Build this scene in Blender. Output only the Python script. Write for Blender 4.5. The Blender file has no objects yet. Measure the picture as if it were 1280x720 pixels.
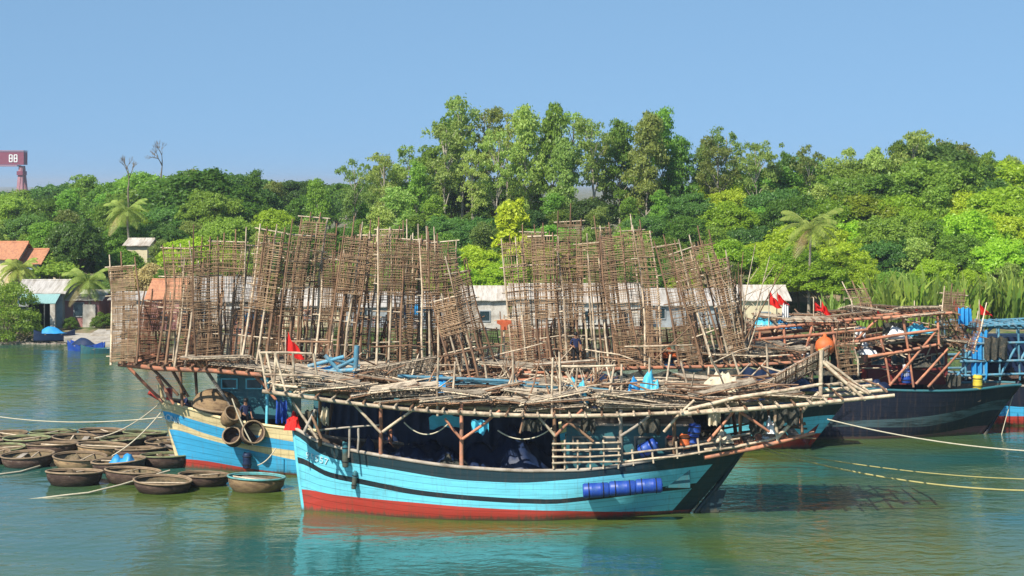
import bpy, math, random
from mathutils import Vector, Matrix, noise
R = math.radians
S = bpy.context.scene
COL = S.collection

# ------------------------------------------------------------------ camera, sky, sun, exposure
F, CX, HY, CAMH = 2480.0, 640.0, 230.0, 13.4       # focal length in photo pixels, centre column, horizon row, eye height
cam_d = bpy.data.cameras.new('camera'); cam = bpy.data.objects.new('camera', cam_d); COL.objects.link(cam)
cam.location = (0, 0, CAMH); cam.rotation_euler = (R(90), 0, 0)
cam_d.sensor_width = 36; cam_d.lens = 36 * F / 1280; cam_d.shift_y = -(360 - HY) / 1280
cam_d.clip_start = 0.5; cam_d.clip_end = 20000
S.camera = cam

SUN_EL, SUN_AZ = R(45), R(214)                     # azimuth measured from +Y towards +X
world = bpy.data.worlds.new('World'); S.world = world; world.use_nodes = True
wn = world.node_tree; wn.nodes.clear()
wo = wn.nodes.new('ShaderNodeOutputWorld'); wb = wn.nodes.new('ShaderNodeBackground'); sky = wn.nodes.new('ShaderNodeTexSky')
sky.sky_type = 'NISHITA'; sky.sun_disc = False; sky.sun_elevation = SUN_EL; sky.sun_rotation = SUN_AZ
sky.air_density = 1.0; sky.dust_density = 0.2; sky.ozone_density = 3.0; sky.altitude = 0
wb.inputs['Strength'].default_value = 0.112
wtc = wn.nodes.new('ShaderNodeTexCoord'); wmp = wn.nodes.new('ShaderNodeMapping'); wmp.inputs['Scale'].default_value = (1, 1, 0.8); wmp.inputs['Location'].default_value = (0, 0, 0.30)
wnm = wn.nodes.new('ShaderNodeVectorMath'); wnm.operation = 'NORMALIZE'; wn.links.new(wtc.outputs['Generated'], wmp.inputs['Vector']); wn.links.new(wmp.outputs[0], wnm.inputs[0]); wn.links.new(wnm.outputs[0], sky.inputs['Vector'])
wti = wn.nodes.new('ShaderNodeMix'); wti.data_type = 'RGBA'; wti.blend_type = 'MULTIPLY'; wti.inputs[0].default_value = 1; wti.inputs[7].default_value = (0.96, 1.05, 0.97, 1); wn.links.new(sky.outputs[0], wti.inputs[6])
wn.links.new(wti.outputs[2], wb.inputs['Color']); wn.links.new(wb.outputs[0], wo.inputs['Surface'])
sd = bpy.data.lights.new('sun', 'SUN'); sd.energy = 4.4; sd.angle = R(0.5); sd.color = (1.0, 0.94, 0.84)
sun = bpy.data.objects.new('sun', sd); COL.objects.link(sun)
SD = Vector((math.sin(SUN_AZ) * math.cos(SUN_EL), math.cos(SUN_AZ) * math.cos(SUN_EL), math.sin(SUN_EL)))
sun.rotation_euler = (-SD).to_track_quat('-Z', 'Y').to_euler(); sun.location = SD * 100
S.view_settings.view_transform = 'Standard'; S.view_settings.look = 'None'
S.view_settings.exposure = 0.72; S.view_settings.gamma = 1; S.view_settings.use_curve_mapping = False
S.render.engine = 'CYCLES'; S.cycles.use_denoising = True; S.cycles.max_bounces = 6; S.cycles.transparent_max_bounces = 8
S.cycles.volume_bounces = 0; S.cycles.diffuse_bounces = 3; S.cycles.glossy_bounces = 3

rng = random.Random(7)
def U(a, b): return rng.uniform(a, b)
def lerp(a, b, t): return a + (b - a) * t
def interp(tab, x):
    if x <= tab[0][0]: return tab[0][1]
    for (x0, y0), (x1, y1) in zip(tab, tab[1:]):
        if x <= x1:
            t = (x - x0) / (x1 - x0)
            return y0 + (y1 - y0) * t
    return tab[-1][1]
def sstep(a, b, x):
    t = min(1, max(0, (x - a) / (b - a))); return t * t * (3 - 2 * t)
def at(px, py, Y):                                  # photo pixel -> world point at distance Y
    return Vector(((px - CX) / F * Y, Y, CAMH - (py - HY) / F * Y))
def pxof(p): return CX + F * p[0] / p[1]

# ------------------------------------------------------------------ mesh helper
class MB:
    def __init__(s): s.v = []; s.f = []; s.m = []; s.sm = []
    def add(s, vs, fs, mi=0, smooth=False):
        o = len(s.v); s.v += [tuple(v) for v in vs]
        for f in fs: s.f.append(tuple(i + o for i in f)); s.m.append(mi); s.sm.append(smooth)
    def box(s, c, d, rot=None, mi=0):
        vs = [Vector((x * d[0] / 2, y * d[1] / 2, z * d[2] / 2)) for x in (-1, 1) for y in (-1, 1) for z in (-1, 1)]
        if rot is not None: vs = [rot @ v for v in vs]
        s.add([v + Vector(c) for v in vs], [(0, 1, 3, 2), (4, 6, 7, 5), (0, 4, 5, 1), (2, 3, 7, 6), (0, 2, 6, 4), (1, 5, 7, 3)], mi)
    def path(s, pts, rad, seg=6, mi=0, smooth=True, cap=True):
        pts = [Vector(p) for p in pts]; n = len(pts)
        if not isinstance(rad, (list, tuple)): rad = [rad] * n
        vs = []; fs = []
        for i, p in enumerate(pts):
            d = (pts[min(i + 1, n - 1)] - pts[max(i - 1, 0)])
            if d.length < 1e-6: d = Vector((0, 0, 1))
            d.normalize()
            a = d.cross(Vector((0, 0, 1)) if abs(d.z) < 0.9 else Vector((1, 0, 0))).normalized(); b = d.cross(a)
            for k in range(seg):
                t = 2 * math.pi * (k + 0.5) / seg
                vs.append(p + (a * math.cos(t) + b * math.sin(t)) * rad[i])
        for i in range(n - 1):
            for k in range(seg):
                k2 = (k + 1) % seg
                fs.append((i * seg + k, i * seg + k2, (i + 1) * seg + k2, (i + 1) * seg + k))
        s.add(vs, fs, mi, smooth)
        if cap and seg > 2:
            s.add(vs[:seg], [tuple(range(seg))], mi); s.add(vs[-seg:], [tuple(reversed(range(seg)))], mi)
    def lathe(s, prof, seg=20, mi=0, M=None, sx=1, sy=1, smooth=True, mis=None):
        vs = []
        for r, z in prof:
            for k in range(seg):
                t = 2 * math.pi * k / seg
                v = Vector((r * math.cos(t) * sx, r * math.sin(t) * sy, z)); vs.append(M @ v if M else v)
        o = len(s.v); s.v += [tuple(v) for v in vs]
        for i in range(len(prof) - 1):
            for k in range(seg):
                k2 = (k + 1) % seg
                s.f.append((o + i * seg + k, o + i * seg + k2, o + (i + 1) * seg + k2, o + (i + 1) * seg + k))
                s.m.append(mis[i] if mis else mi); s.sm.append(smooth)
    def mesh(s, name, mats):
        me = bpy.data.meshes.new(name); me.from_pydata(s.v, [], s.f)
        for m in (mats if isinstance(mats, (list, tuple)) else [mats]): me.materials.append(m)
        me.polygons.foreach_set('material_index', s.m); me.polygons.foreach_set('use_smooth', s.sm); me.update()
        return me
    def build(s, name, mats, parent=None, loc=None, rot=None):
        o = bpy.data.objects.new(name, s.mesh(name, mats)); COL.objects.link(o)
        if parent is not None: o.parent = parent
        if loc is not None: o.location = loc
        if rot is not None: o.rotation_euler = rot
        return o
def use(name, me, parent=None, loc=(0, 0, 0), rot=(0, 0, 0), sc=None):
    o = bpy.data.objects.new(name, me); COL.objects.link(o); o.parent = parent; o.location = loc; o.rotation_euler = rot
    if sc: o.scale = sc
    return o
def tag(o, label, cat, group=None):
    o['label'] = label; o['category'] = cat
    if group: o['group'] = group
    return o
def thing(name, label, cat, loc=(0, 0, 0), rot=(0, 0, 0), group=None):
    o = bpy.data.objects.new(name, None); COL.objects.link(o); o.location = loc; o.rotation_euler = rot; o.empty_display_size = 0.2
    return tag(o, label, cat, group)
def copy_tree(o, parent=None):
    c = o.copy(); COL.objects.link(c); c.parent = parent
    for ch in list(o.children): copy_tree(ch, c)
    return c
ORD = ['zeroth', 'first', 'second', 'third', 'fourth', 'fifth', 'sixth', 'seventh', 'eighth', 'ninth', 'tenth', 'eleventh', 'twelfth',
       'thirteenth', 'fourteenth', 'fifteenth', 'sixteenth', 'seventeenth', 'eighteenth', 'nineteenth', 'twentieth']
def ordinal(i, n):
    return 'leftmost' if i == 0 else 'rightmost' if i == n - 1 else ORD[i + 1] + ' from left'

# ------------------------------------------------------------------ materials
def mat(name, col, rough=0.7, var=0.25, scale=3.0, bump=0.0, stretch=(1, 1, 1), spec=0.3, obj_var=0.0, col2=None, mix_scale=1.0, lo=0.45, hi=0.65):
    m = bpy.data.materials.new(name); m.use_nodes = True; nt = m.node_tree; N = nt.nodes; L = nt.links
    b = N['Principled BSDF']; b.inputs['Roughness'].default_value = rough; b.inputs['Specular IOR Level'].default_value = spec
    tc = N.new('ShaderNodeTexCoord'); mp = N.new('ShaderNodeMapping'); mp.inputs['Scale'].default_value = stretch
    L.new(tc.outputs['Object'], mp.inputs['Vector'])
    nz = N.new('ShaderNodeTexNoise'); nz.inputs['Scale'].default_value = scale; nz.inputs['Detail'].default_value = 5; nz.inputs['Roughness'].default_value = 0.65
    L.new(mp.outputs[0], nz.inputs['Vector'])
    rp = N.new('ShaderNodeMapRange'); rp.inputs[1].default_value = 0.25; rp.inputs[2].default_value = 0.75
    rp.inputs[3].default_value = 1 - var; rp.inputs[4].default_value = 1 + var
    L.new(nz.outputs['Fac'], rp.inputs[0])
    src = None
    c1 = N.new('ShaderNodeRGB'); c1.outputs[0].default_value = (*col, 1); src = c1.outputs[0]
    if col2:
        n2 = N.new('ShaderNodeTexNoise'); n2.inputs['Scale'].default_value = mix_scale; n2.inputs['Detail'].default_value = 6; n2.inputs['Roughness'].default_value = 0.7
        L.new(mp.outputs[0], n2.inputs['Vector'])
        r2 = N.new('ShaderNodeMapRange'); r2.inputs[1].default_value = lo; r2.inputs[2].default_value = hi; L.new(n2.outputs['Fac'], r2.inputs[0])
        mx = N.new('ShaderNodeMix'); mx.data_type = 'RGBA'; mx.inputs[7].default_value = (*col2, 1)
        L.new(r2.outputs[0], mx.inputs[0]); L.new(src, mx.inputs[6]); src = mx.outputs[2]
    hs = N.new('ShaderNodeHueSaturation'); L.new(src, hs.inputs['Color'])
    if obj_var:
        oi = N.new('ShaderNodeObjectInfo'); r3 = N.new('ShaderNodeMapRange')
        r3.inputs[3].default_value = 1 - obj_var; r3.inputs[4].default_value = 1 + obj_var
        L.new(oi.outputs['Random'], r3.inputs[0])
        mm = N.new('ShaderNodeMath'); mm.operation = 'MULTIPLY'; L.new(rp.outputs[0], mm.inputs[0]); L.new(r3.outputs[0], mm.inputs[1])
        L.new(mm.outputs[0], hs.inputs['Value'])
    else: L.new(rp.outputs[0], hs.inputs['Value'])
    L.new(hs.outputs[0], b.inputs['Base Color'])
    if bump:
        bp = N.new('ShaderNodeBump'); bp.inputs['Strength'].default_value = bump; bp.inputs['Distance'].default_value = 0.05
        L.new(nz.outputs['Fac'], bp.inputs['Height']); L.new(bp.outputs[0], b.inputs['Normal'])
    return m
def paint(name, col, dirt=(0.10, 0.075, 0.05), lo=0.56, hi=0.80, rough=0.5):
    # boat paint: fine plank relief along the hull, worn and stained in streaks
    m = mat(name, col, rough, 0.13, 1.6, 0.35, (0.35, 1, 2.6), 0.4, 0, dirt, 1.3, lo, hi)
    nt = m.node_tree; N = nt.nodes; L = nt.links; b = N['Principled BSDF']; src = b.inputs['Base Color'].links[0].from_socket
    tc = N.new('ShaderNodeTexCoord'); mp = N.new('ShaderNodeMapping'); mp.inputs['Scale'].default_value = (4.5, 1, 0.35); L.new(tc.outputs['Object'], mp.inputs['Vector'])
    n = N.new('ShaderNodeTexNoise'); n.inputs['Scale'].default_value = 1.6; n.inputs['Detail'].default_value = 6; n.inputs['Roughness'].default_value = 0.7; L.new(mp.outputs[0], n.inputs['Vector'])
    r = N.new('ShaderNodeMapRange'); r.inputs[1].default_value = 0.52; r.inputs[2].default_value = 0.72; r.inputs[4].default_value = 0.8; L.new(n.outputs['Fac'], r.inputs[0])
    mx = N.new('ShaderNodeMix'); mx.data_type = 'RGBA'; mx.inputs[7].default_value = (*[0.40 * c + 0.30 * d_ + 0.25 * s_ for c, d_, s_ in zip(col, dirt, (0.22, 0.12, 0.06))], 1); L.new(r.outputs[0], mx.inputs[0]); L.new(src, mx.inputs[6])
    sx = N.new('ShaderNodeSeparateXYZ'); L.new(tc.outputs['Object'], sx.inputs[0])       # weed and scum line at the water
    sc = N.new('ShaderNodeMath'); sc.operation = 'MULTIPLY_ADD'; sc.inputs[1].default_value = -0.55; L.new(n.outputs['Fac'], sc.inputs[0]); L.new(sx.outputs[2], sc.inputs[2])
    r2 = N.new('ShaderNodeMapRange'); r2.inputs[1].default_value = -0.22; r2.inputs[2].default_value = -0.08; r2.inputs[3].default_value = 0.85; r2.inputs[4].default_value = 0; L.new(sc.outputs[0], r2.inputs[0])
    m2 = N.new('ShaderNodeMix'); m2.data_type = 'RGBA'; m2.inputs[7].default_value = (0.085, 0.075, 0.045, 1); L.new(r2.outputs[0], m2.inputs[0]); L.new(mx.outputs[2], m2.inputs[6]); L.new(m2.outputs[2], b.inputs['Base Color'])
    # scuffs and chipped patches
    n3 = N.new('ShaderNodeTexNoise'); n3.inputs['Scale'].default_value = 7; n3.inputs['Detail'].default_value = 8; n3.inputs['Roughness'].default_value = 0.8; L.new(tc.outputs['Object'], n3.inputs['Vector'])
    r3 = N.new('ShaderNodeMapRange'); r3.inputs[1].default_value = 0.64; r3.inputs[2].default_value = 0.72; r3.inputs[4].default_value = 0.6; L.new(n3.outputs['Fac'], r3.inputs[0])
    m3 = N.new('ShaderNodeMix'); m3.data_type = 'RGBA'; m3.inputs[7].default_value = (0.20, 0.19, 0.17, 1); L.new(r3.outputs[0], m3.inputs[0]); L.new(m2.outputs[2], m3.inputs[6]); 
    at_ = N.new('ShaderNodeAttribute'); at_.attribute_name = 'strake'                      # plank seams following the sheer
    fr = N.new('ShaderNodeMath'); fr.operation = 'FRACT'; L.new(at_.outputs['Fac'], fr.inputs[0])
    ga = N.new('ShaderNodeMath'); ga.operation = 'GREATER_THAN'; ga.inputs[1].default_value = 0.90; L.new(fr.outputs[0], ga.inputs[0])
    gs = N.new('ShaderNodeMath'); gs.operation = 'MULTIPLY'; gs.inputs[1].default_value = 0.5; L.new(ga.outputs[0], gs.inputs[0])
    m4 = N.new('ShaderNodeMix'); m4.data_type = 'RGBA'; m4.inputs[7].default_value = (*[0.25 * c for c in col], 1); L.new(gs.outputs[0], m4.inputs[0]); L.new(m3.outputs[2], m4.inputs[6]); L.new(m4.outputs[2], b.inputs['Base Color'])
    return m

def leaf_mat(name, c1, c2, trans=0.3, hue=0.02, vary=1.0):
    m = bpy.data.materials.new(name); m.use_nodes = True; nt = m.node_tree; N = nt.nodes; L = nt.links
    N.remove(N['Principled BSDF']); out = N['Material Output']
    g = N.new('ShaderNodeNewGeometry'); oi = N.new('ShaderNodeObjectInfo')
    mx = N.new('ShaderNodeMix'); mx.data_type = 'RGBA'; mx.inputs[6].default_value = (*c1, 1); mx.inputs[7].default_value = (*c2, 1)
    L.new(g.outputs['Random Per Island'], mx.inputs[0])
    hs = N.new('ShaderNodeHueSaturation'); L.new(mx.outputs[2], hs.inputs['Color'])
    r1 = N.new('ShaderNodeMapRange'); r1.inputs[3].default_value = 0.5 - hue; r1.inputs[4].default_value = 0.5 + hue; L.new(oi.outputs['Random'], r1.inputs[0])
    L.new(r1.outputs[0], hs.inputs['Hue'])
    ml = N.new('ShaderNodeMath'); ml.operation = 'MULTIPLY'; ml.inputs[1].default_value = 7.31; L.new(oi.outputs['Random'], ml.inputs[0])
    fr = N.new('ShaderNodeMath'); fr.operation = 'FRACT'; L.new(ml.outputs[0], fr.inputs[0])
    r2 = N.new('ShaderNodeMapRange'); r2.inputs[3].default_value = 1 - 0.38 * vary; r2.inputs[4].default_value = 1 + 0.35 * vary; L.new(fr.outputs[0], r2.inputs[0])
    L.new(r2.outputs[0], hs.inputs['Value'])
    df = N.new('ShaderNodeBsdfDiffuse'); tr = N.new('ShaderNodeBsdfTranslucent'); gl = N.new('ShaderNodeBsdfGlossy'); gl.inputs['Roughness'].default_value = 0.45
    L.new(hs.outputs[0], df.inputs[0])
    h2 = N.new('ShaderNodeHueSaturation'); h2.inputs['Hue'].default_value = 0.485; h2.inputs['Value'].default_value = 1.3; L.new(hs.outputs[0], h2.inputs['Color']); L.new(h2.outputs[0], tr.inputs[0])
    a = N.new('ShaderNodeMixShader'); a.inputs[0].default_value = trans; L.new(df.outputs[0], a.inputs[1]); L.new(tr.outputs[0], a.inputs[2])
    b = N.new('ShaderNodeMixShader'); b.inputs[0].default_value = 0.018; L.new(a.outputs[0], b.inputs[1]); L.new(gl.outputs[0], b.inputs[2])
    L.new(b.outputs[0], out.inputs['Surface'])
    return m

M = {}
M['bamboo'] = mat('bamboo_pale', (0.56, 0.45, 0.31), 0.7, 0.35, 4, 0.2, (1, 1, 1), 0.3, 0.25, (0.26, 0.18, 0.12), 2.5)
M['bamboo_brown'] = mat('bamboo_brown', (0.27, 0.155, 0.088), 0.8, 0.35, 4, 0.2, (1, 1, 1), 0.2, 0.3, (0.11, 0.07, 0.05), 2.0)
M['slat'] = mat('bamboo_slat', (0.43, 0.285, 0.165), 0.85, 0.35, 6, 0, (1, 1, 1), 0.15, 0.28, (0.25, 0.145, 0.080), 2)
M['tray_slat'] = mat('weathered_tray_slat', (0.42, 0.35, 0.26), 0.9, 0.4, 6, 0, (1, 1, 1), 0.1, 0.45, (0.17, 0.135, 0.10), 2)
M['slat_red'] = mat('red_brown_slat', (0.40, 0.19, 0.115), 0.85, 0.35, 6, 0, (1, 1, 1), 0.15, 0.25, (0.12, 0.07, 0.05), 3)
M['timber'] = mat('salmon_timber', (0.50, 0.20, 0.11), 0.75, 0.3, 3, 0.2, (1, 1, 1), 0.25, 0.25, (0.26, 0.15, 0.105), 2.5)
M['grey_wood'] = mat('weathered_wood', (0.36, 0.31, 0.25), 0.85, 0.35, 5, 0.3, (1, 1, 1), 0.2, 0.2, (0.15, 0.12, 0.09), 2.5)
M['cyan'] = paint('light_cyan_paint', (0.15, 0.57, 0.68), (0.09, 0.33, 0.40), 0.54, 0.85)
M['navy'] = paint('dark_green_navy_paint', (0.012, 0.035, 0.045), (0.022, 0.032, 0.035), 0.6, 0.9)
M['black'] = paint('black_stripe_paint', (0.012, 0.02, 0.025), (0.04, 0.05, 0.05))
M['red'] = paint('red_boot_paint', (0.42, 0.045, 0.03), (0.14, 0.055, 0.035), 0.55, 0.8)
M['blue'] = paint('mid_blue_paint', (0.050, 0.36, 0.60), (0.08, 0.24, 0.34), 0.62, 0.9)
M['cream'] = paint('cream_paint', (0.68, 0.55, 0.29), (0.30, 0.20, 0.11), 0.52, 0.75)
M['darkhull'] = paint('dark_navy_hull_paint', (0.007, 0.010, 0.022), (0.035, 0.03, 0.035), 0.58, 0.85)
M['greystripe'] = paint('faded_grey_stripe_paint', (0.055, 0.095, 0.105), (0.015, 0.025, 0.03), 0.48, 0.62)
M['pinkstripe'] = paint('faded_red_boot_paint', (0.16, 0.06, 0.07), (0.03, 0.03, 0.04), 0.5, 0.7)
M['maroon'] = paint('maroon_paint', (0.16, 0.022, 0.02), (0.06, 0.02, 0.02))
M['teal'] = paint('teal_cabin_paint', (0.03, 0.13, 0.15), (0.04, 0.06, 0.06))
M['bluepole'] = mat('blue_painted_pole', (0.08, 0.24, 0.33), 0.6, 0.3, 4, 0.1, obj_var=0.25, col2=(0.20, 0.24, 0.24), mix_scale=3, lo=0.48, hi=0.68)
M['deck'] = mat('deck_planks', (0.15, 0.11, 0.08), 0.85, 0.35, 2.5, 0.3, (0.4, 5, 1), 0.2)
M['tarp_blue'] = mat('blue_tarpaulin', (0.03, 0.26, 0.55), 0.45, 0.25, 3, 0.3, spec=0.4)
M['tarp_cyan'] = mat('light_blue_tarpaulin', (0.08, 0.45, 0.62), 0.45, 0.25, 3, 0.3, spec=0.4)
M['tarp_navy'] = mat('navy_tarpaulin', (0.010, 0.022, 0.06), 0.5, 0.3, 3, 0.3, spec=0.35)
M['tarp_cream'] = mat('cream_canvas', (0.58, 0.49, 0.34), 0.8, 0.2, 3, 0.2)
M['drum'] = mat('blue_plastic_drum', (0.012, 0.055, 0.32), 0.45, 0.2, 3, 0, spec=0.4, col2=(0.04, 0.09, 0.26), mix_scale=4)
M['rubber'] = mat('black_rubber', (0.014, 0.014, 0.016), 0.75, 0.2, 5)
M['net'] = mat('fishing_net', (0.045, 0.05, 0.045), 0.95, 0.5, 14, 0.8, spec=0.1, col2=(0.12, 0.10, 0.07), mix_scale=6)
M['rope'] = mat('pale_rope', (0.52, 0.46, 0.33), 0.9, 0.2, 8)
M['rope_y'] = mat('yellowish_rope', (0.50, 0.42, 0.16), 0.9, 0.2, 8)
M['basket'] = mat('tarred_woven_basket', (0.060, 0.035, 0.026), 0.8, 0.4, 20, 0.6, (1, 1, 3), 0.3, 0.3, (0.13, 0.085, 0.06), 2.5)
M['basket_tan'] = mat('tan_woven_basket', (0.33, 0.22, 0.115), 0.8, 0.35, 20, 0.6, (1, 1, 3), 0.2, 0.2, (0.16, 0.10, 0.06), 2.5)
M['rim'] = mat('bamboo_rim', (0.22, 0.155, 0.095), 0.75, 0.3, 5, 0.2, obj_var=0.25, col2=(0.20, 0.14, 0.08), mix_scale=3)
M['rim_green'] = mat('olive_rim', (0.19, 0.21, 0.10), 0.75, 0.3, 5, 0.2, obj_var=0.2, col2=(0.15, 0.12, 0.07), mix_scale=3)
M['rim_teal'] = mat('turquoise_rim', (0.10, 0.33, 0.33), 0.6, 0.25, 5, 0.2, col2=(0.15, 0.2, 0.17), mix_scale=3)
M['mat'] = mat('woven_inside', (0.16, 0.115, 0.065), 0.9, 0.4, 14, 0.5, obj_var=0.3, col2=(0.08, 0.07, 0.04), mix_scale=2)
M['flag'] = mat('red_cloth', (0.62, 0.02, 0.015), 0.8, 0.15, 3)
M['orange'] = mat('orange_plastic', (0.62, 0.14, 0.04), 0.55, 0.25, 3)
M['rust'] = mat('rust_orange_cloth', (0.45, 0.10, 0.04), 0.85, 0.25, 4)
M['white'] = mat('white_plastic', (0.72, 0.72, 0.70), 0.5, 0.12, 3)
M['yellow'] = mat('yellow_plastic', (0.60, 0.46, 0.05), 0.5, 0.2, 3)
M['letter'] = mat('white_lettering_paint', (0.62, 0.70, 0.72), 0.6, 0.25, 8, 0, col2=(0.25, 0.5, 0.55), mix_scale=6)
M['glass'] = mat('dark_window_glass', (0.02, 0.035, 0.04), 0.12, 0.2, 2, 0, spec=0.5)
M['dark'] = mat('painted_opening_shade', (0.015, 0.014, 0.014), 0.9, 0.2, 2)  # near-black colour stands in for the unlit interior behind doorways
M['bark'] = mat('grey_bark', (0.20, 0.165, 0.12), 0.9, 0.35, 6, 0.5, (1, 1, 0.4), 0.1, 0.2)
M['bark_pale'] = mat('pale_bark', (0.33, 0.29, 0.23), 0.9, 0.3, 6, 0.4, (1, 1, 0.4), 0.1, 0.2)
M['palm_bark'] = mat('palm_bark', (0.29, 0.25, 0.19), 0.9, 0.3, 6, 0.6, (1, 1, 4), 0.1)
M['skin'] = mat('brown_skin', (0.26, 0.13, 0.075), 0.55, 0.08, 6)
M['hair'] = mat('black_hair', (0.012, 0.010, 0.009), 0.5, 0.2, 20)
M['shirt'] = mat('navy_shirt', (0.018, 0.026, 0.07), 0.85, 0.2, 9)
M['shirt_b'] = mat('blue_shirt', (0.03, 0.07, 0.30), 0.85, 0.2, 9)
M['trousers'] = mat('black_trousers', (0.018, 0.017, 0.018), 0.85, 0.2, 9)
M['roof_grey'] = mat('pale_cement_roof', (0.44, 0.41, 0.37), 0.85, 0.2, 1.5, 0.3, (6, 0.4, 1), 0.2, 0.08, (0.27, 0.24, 0.20), 0.6)
M['roof_white'] = mat('pale_sheet_roof', (0.52, 0.47, 0.40), 0.75, 0.22, 1.5, 0.4, (6, 0.4, 1), 0.3, 0.08, (0.30, 0.24, 0.18), 0.5)
M['roof_tile'] = mat('orange_tile_roof', (0.50, 0.23, 0.12), 0.85, 0.25, 3, 0.5, (5, 1, 5), 0.2, 0, (0.34, 0.15, 0.09), 1.0)
M['awning'] = mat('green_grey_awning', (0.24, 0.40, 0.38), 0.6, 0.15, 2, 0.2, (6, 0.5, 1))
M['wall_white'] = mat('whitewashed_wall', (0.50, 0.46, 0.40), 0.9, 0.25, 1.2, 0.1, col2=(0.27, 0.23, 0.18), mix_scale=0.9)
M['wall_grey'] = mat('cement_wall', (0.30, 0.33, 0.34), 0.9, 0.2, 1.2, 0.1, col2=(0.2, 0.2, 0.19), mix_scale=0.8)
M['wall_pink'] = mat('dusty_pink_wall', (0.33, 0.15, 0.14), 0.9, 0.2, 1.2, 0.1, col2=(0.24, 0.15, 0.13), mix_scale=0.8)
M['wall_cream'] = mat('cream_wall', (0.58, 0.50, 0.32), 0.9, 0.15, 1.2, 0.1)
M['wall_lilac'] = mat('pale_blue_wall', (0.42, 0.46, 0.60), 0.9, 0.12, 1.2)
M['concrete'] = mat('concrete', (0.40, 0.36, 0.30), 0.9, 0.25, 2, 0.3, col2=(0.26, 0.22, 0.17), mix_scale=1.2)
M['rock'] = mat('shore_rock', (0.34, 0.29, 0.23), 0.9, 0.35, 3, 0.6, obj_var=0.2, col2=(0.18, 0.15, 0.12), mix_scale=2)
M['crane'] = mat('haze_dulled_red_crane_steel', (0.20, 0.055, 0.085), 0.6, 0.12, 1)  # distance haze is mixed into this dull purplish red
M['crane_leg'] = mat('haze_faded_pink_crane_steel', (0.30, 0.15, 0.17), 0.6, 0.12, 1)  # pale pink carries the distance haze in its colour too
M['lf_dark'] = leaf_mat('leaf_dark', (0.080, 0.170, 0.036), (0.140, 0.260, 0.046), 0.5)
M['lf_mid'] = leaf_mat('leaf_mid', (0.14, 0.265, 0.034), (0.235, 0.39, 0.052), 0.5)
M['lf_bright'] = leaf_mat('leaf_bright', (0.24, 0.37, 0.022), (0.37, 0.5, 0.04), 0.5)
M['lf_airy'] = leaf_mat('leaf_olive', (0.22, 0.325, 0.06), (0.36, 0.45, 0.11), 0.5)
M['lf_yellow'] = leaf_mat('leaf_yellow', (0.36, 0.46, 0.02), (0.54, 0.60, 0.04), 0.4, 0.0, 0.1)
M['lf_palm'] = leaf_mat('leaf_palm', (0.20, 0.30, 0.05), (0.40, 0.46, 0.11), 0.4, 0.01, 0.3)
M['lf_nipa'] = leaf_mat('leaf_nipa', (0.14, 0.25, 0.025), (0.3, 0.39, 0.075), 0.4)
M['lf_dry'] = leaf_mat('leaf_dry', (0.34, 0.24, 0.09), (0.46, 0.36, 0.16), 0.3)

# ------------------------------------------------------------------ terrain and water
HILL = [(-400, 2), (-60, 2.5), (-32, 3.0), (-18, 4.0), (-8, 5.5), (0, 6.2), (20, 6.2), (28, 5.0), (45, 4.6), (70, 4), (400, 2)]
def ground(x, y):
    bank = 167.5 + 1.6 * math.sin(x * 0.11) + 0.8 * math.sin(x * 0.37 + 1)
    z = lerp(-2.0, 0.85, sstep(bank - 4, bank + 2.5, y))
    k = x / max(y, 1) * 215
    z += interp(HILL, k) * sstep(176, 222, y) * (1 - sstep(260, 600, y))
    z += 0.25 * noise.noise(Vector((x * 0.12, y * 0.12, 0))) * sstep(bank, bank + 6, y)
    return z
gv = []; gf = []
xs = [-9000, -4000, -1500, -600, -300, -180] + [(-120 + 3 * i) for i in range(81)] + [180, 300, 600, 1500, 4000, 9000]
ys = [-300, 0, 60, 120, 150] + [158 + 1.5 * i for i in range(50)] + [240, 250, 262, 280, 300, 330, 380, 450, 600, 900, 1800, 4000, 9000]
for y in ys:
    for x in xs: gv.append((x, y, ground(x, y)))
nx = len(xs)
for j in range(len(ys) - 1):
    for i in range(nx - 1): gf.append((j * nx + i, j * nx + i + 1, (j + 1) * nx + i + 1, (j + 1) * nx + i))
gm = MB(); gm.add(gv, gf, 0, True)
M['ground'] = mat('earth_and_grass', (0.26, 0.20, 0.13), 0.95, 0.35, 0.8, 0.4, (1, 1, 1), 0.1, 0, (0.06, 0.10, 0.025), 0.16, 0.42, 0.58)
g = gm.build('ground', M['ground']); g['kind'] = 'structure'

wm = bpy.data.materials.new('estuary_water'); wm.use_nodes = True
nt = wm.node_tree; N = nt.nodes; L = nt.links; b = N['Principled BSDF']
b.inputs['Roughness'].default_value = 0.08; b.inputs['IOR'].default_value = 1.33
tc = N.new('ShaderNodeTexCoord')
def wnoise(scale, sx, sy, detail, dist=0.0):
    mp = N.new('ShaderNodeMapping'); mp.inputs['Scale'].default_value = (sx, sy, 1); L.new(tc.outputs['Object'], mp.inputs['Vector'])
    n = N.new('ShaderNodeTexNoise'); n.inputs['Scale'].default_value = scale; n.inputs['Detail'].default_value = detail; n.inputs['Distortion'].default_value = dist
    L.new(mp.outputs[0], n.inputs['Vector']); return n
n1 = wnoise(1.5, 0.8, 1.0, 4, 0.6); n2 = wnoise(0.33, 0.7, 1.0, 3, 0.4); n3 = wnoise(0.05, 1, 1.6, 3)
ad = N.new('ShaderNodeMath'); ad.operation = 'MULTIPLY_ADD'; ad.inputs[1].default_value = 2.2; L.new(n2.outputs['Fac'], ad.inputs[0]); L.new(n1.outputs['Fac'], ad.inputs[2])
bp = N.new('ShaderNodeBump'); bp.inputs['Distance'].default_value = 0.16; L.new(ad.outputs[0], bp.inputs['Height']); L.new(bp.outputs[0], b.inputs['Normal'])
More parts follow.
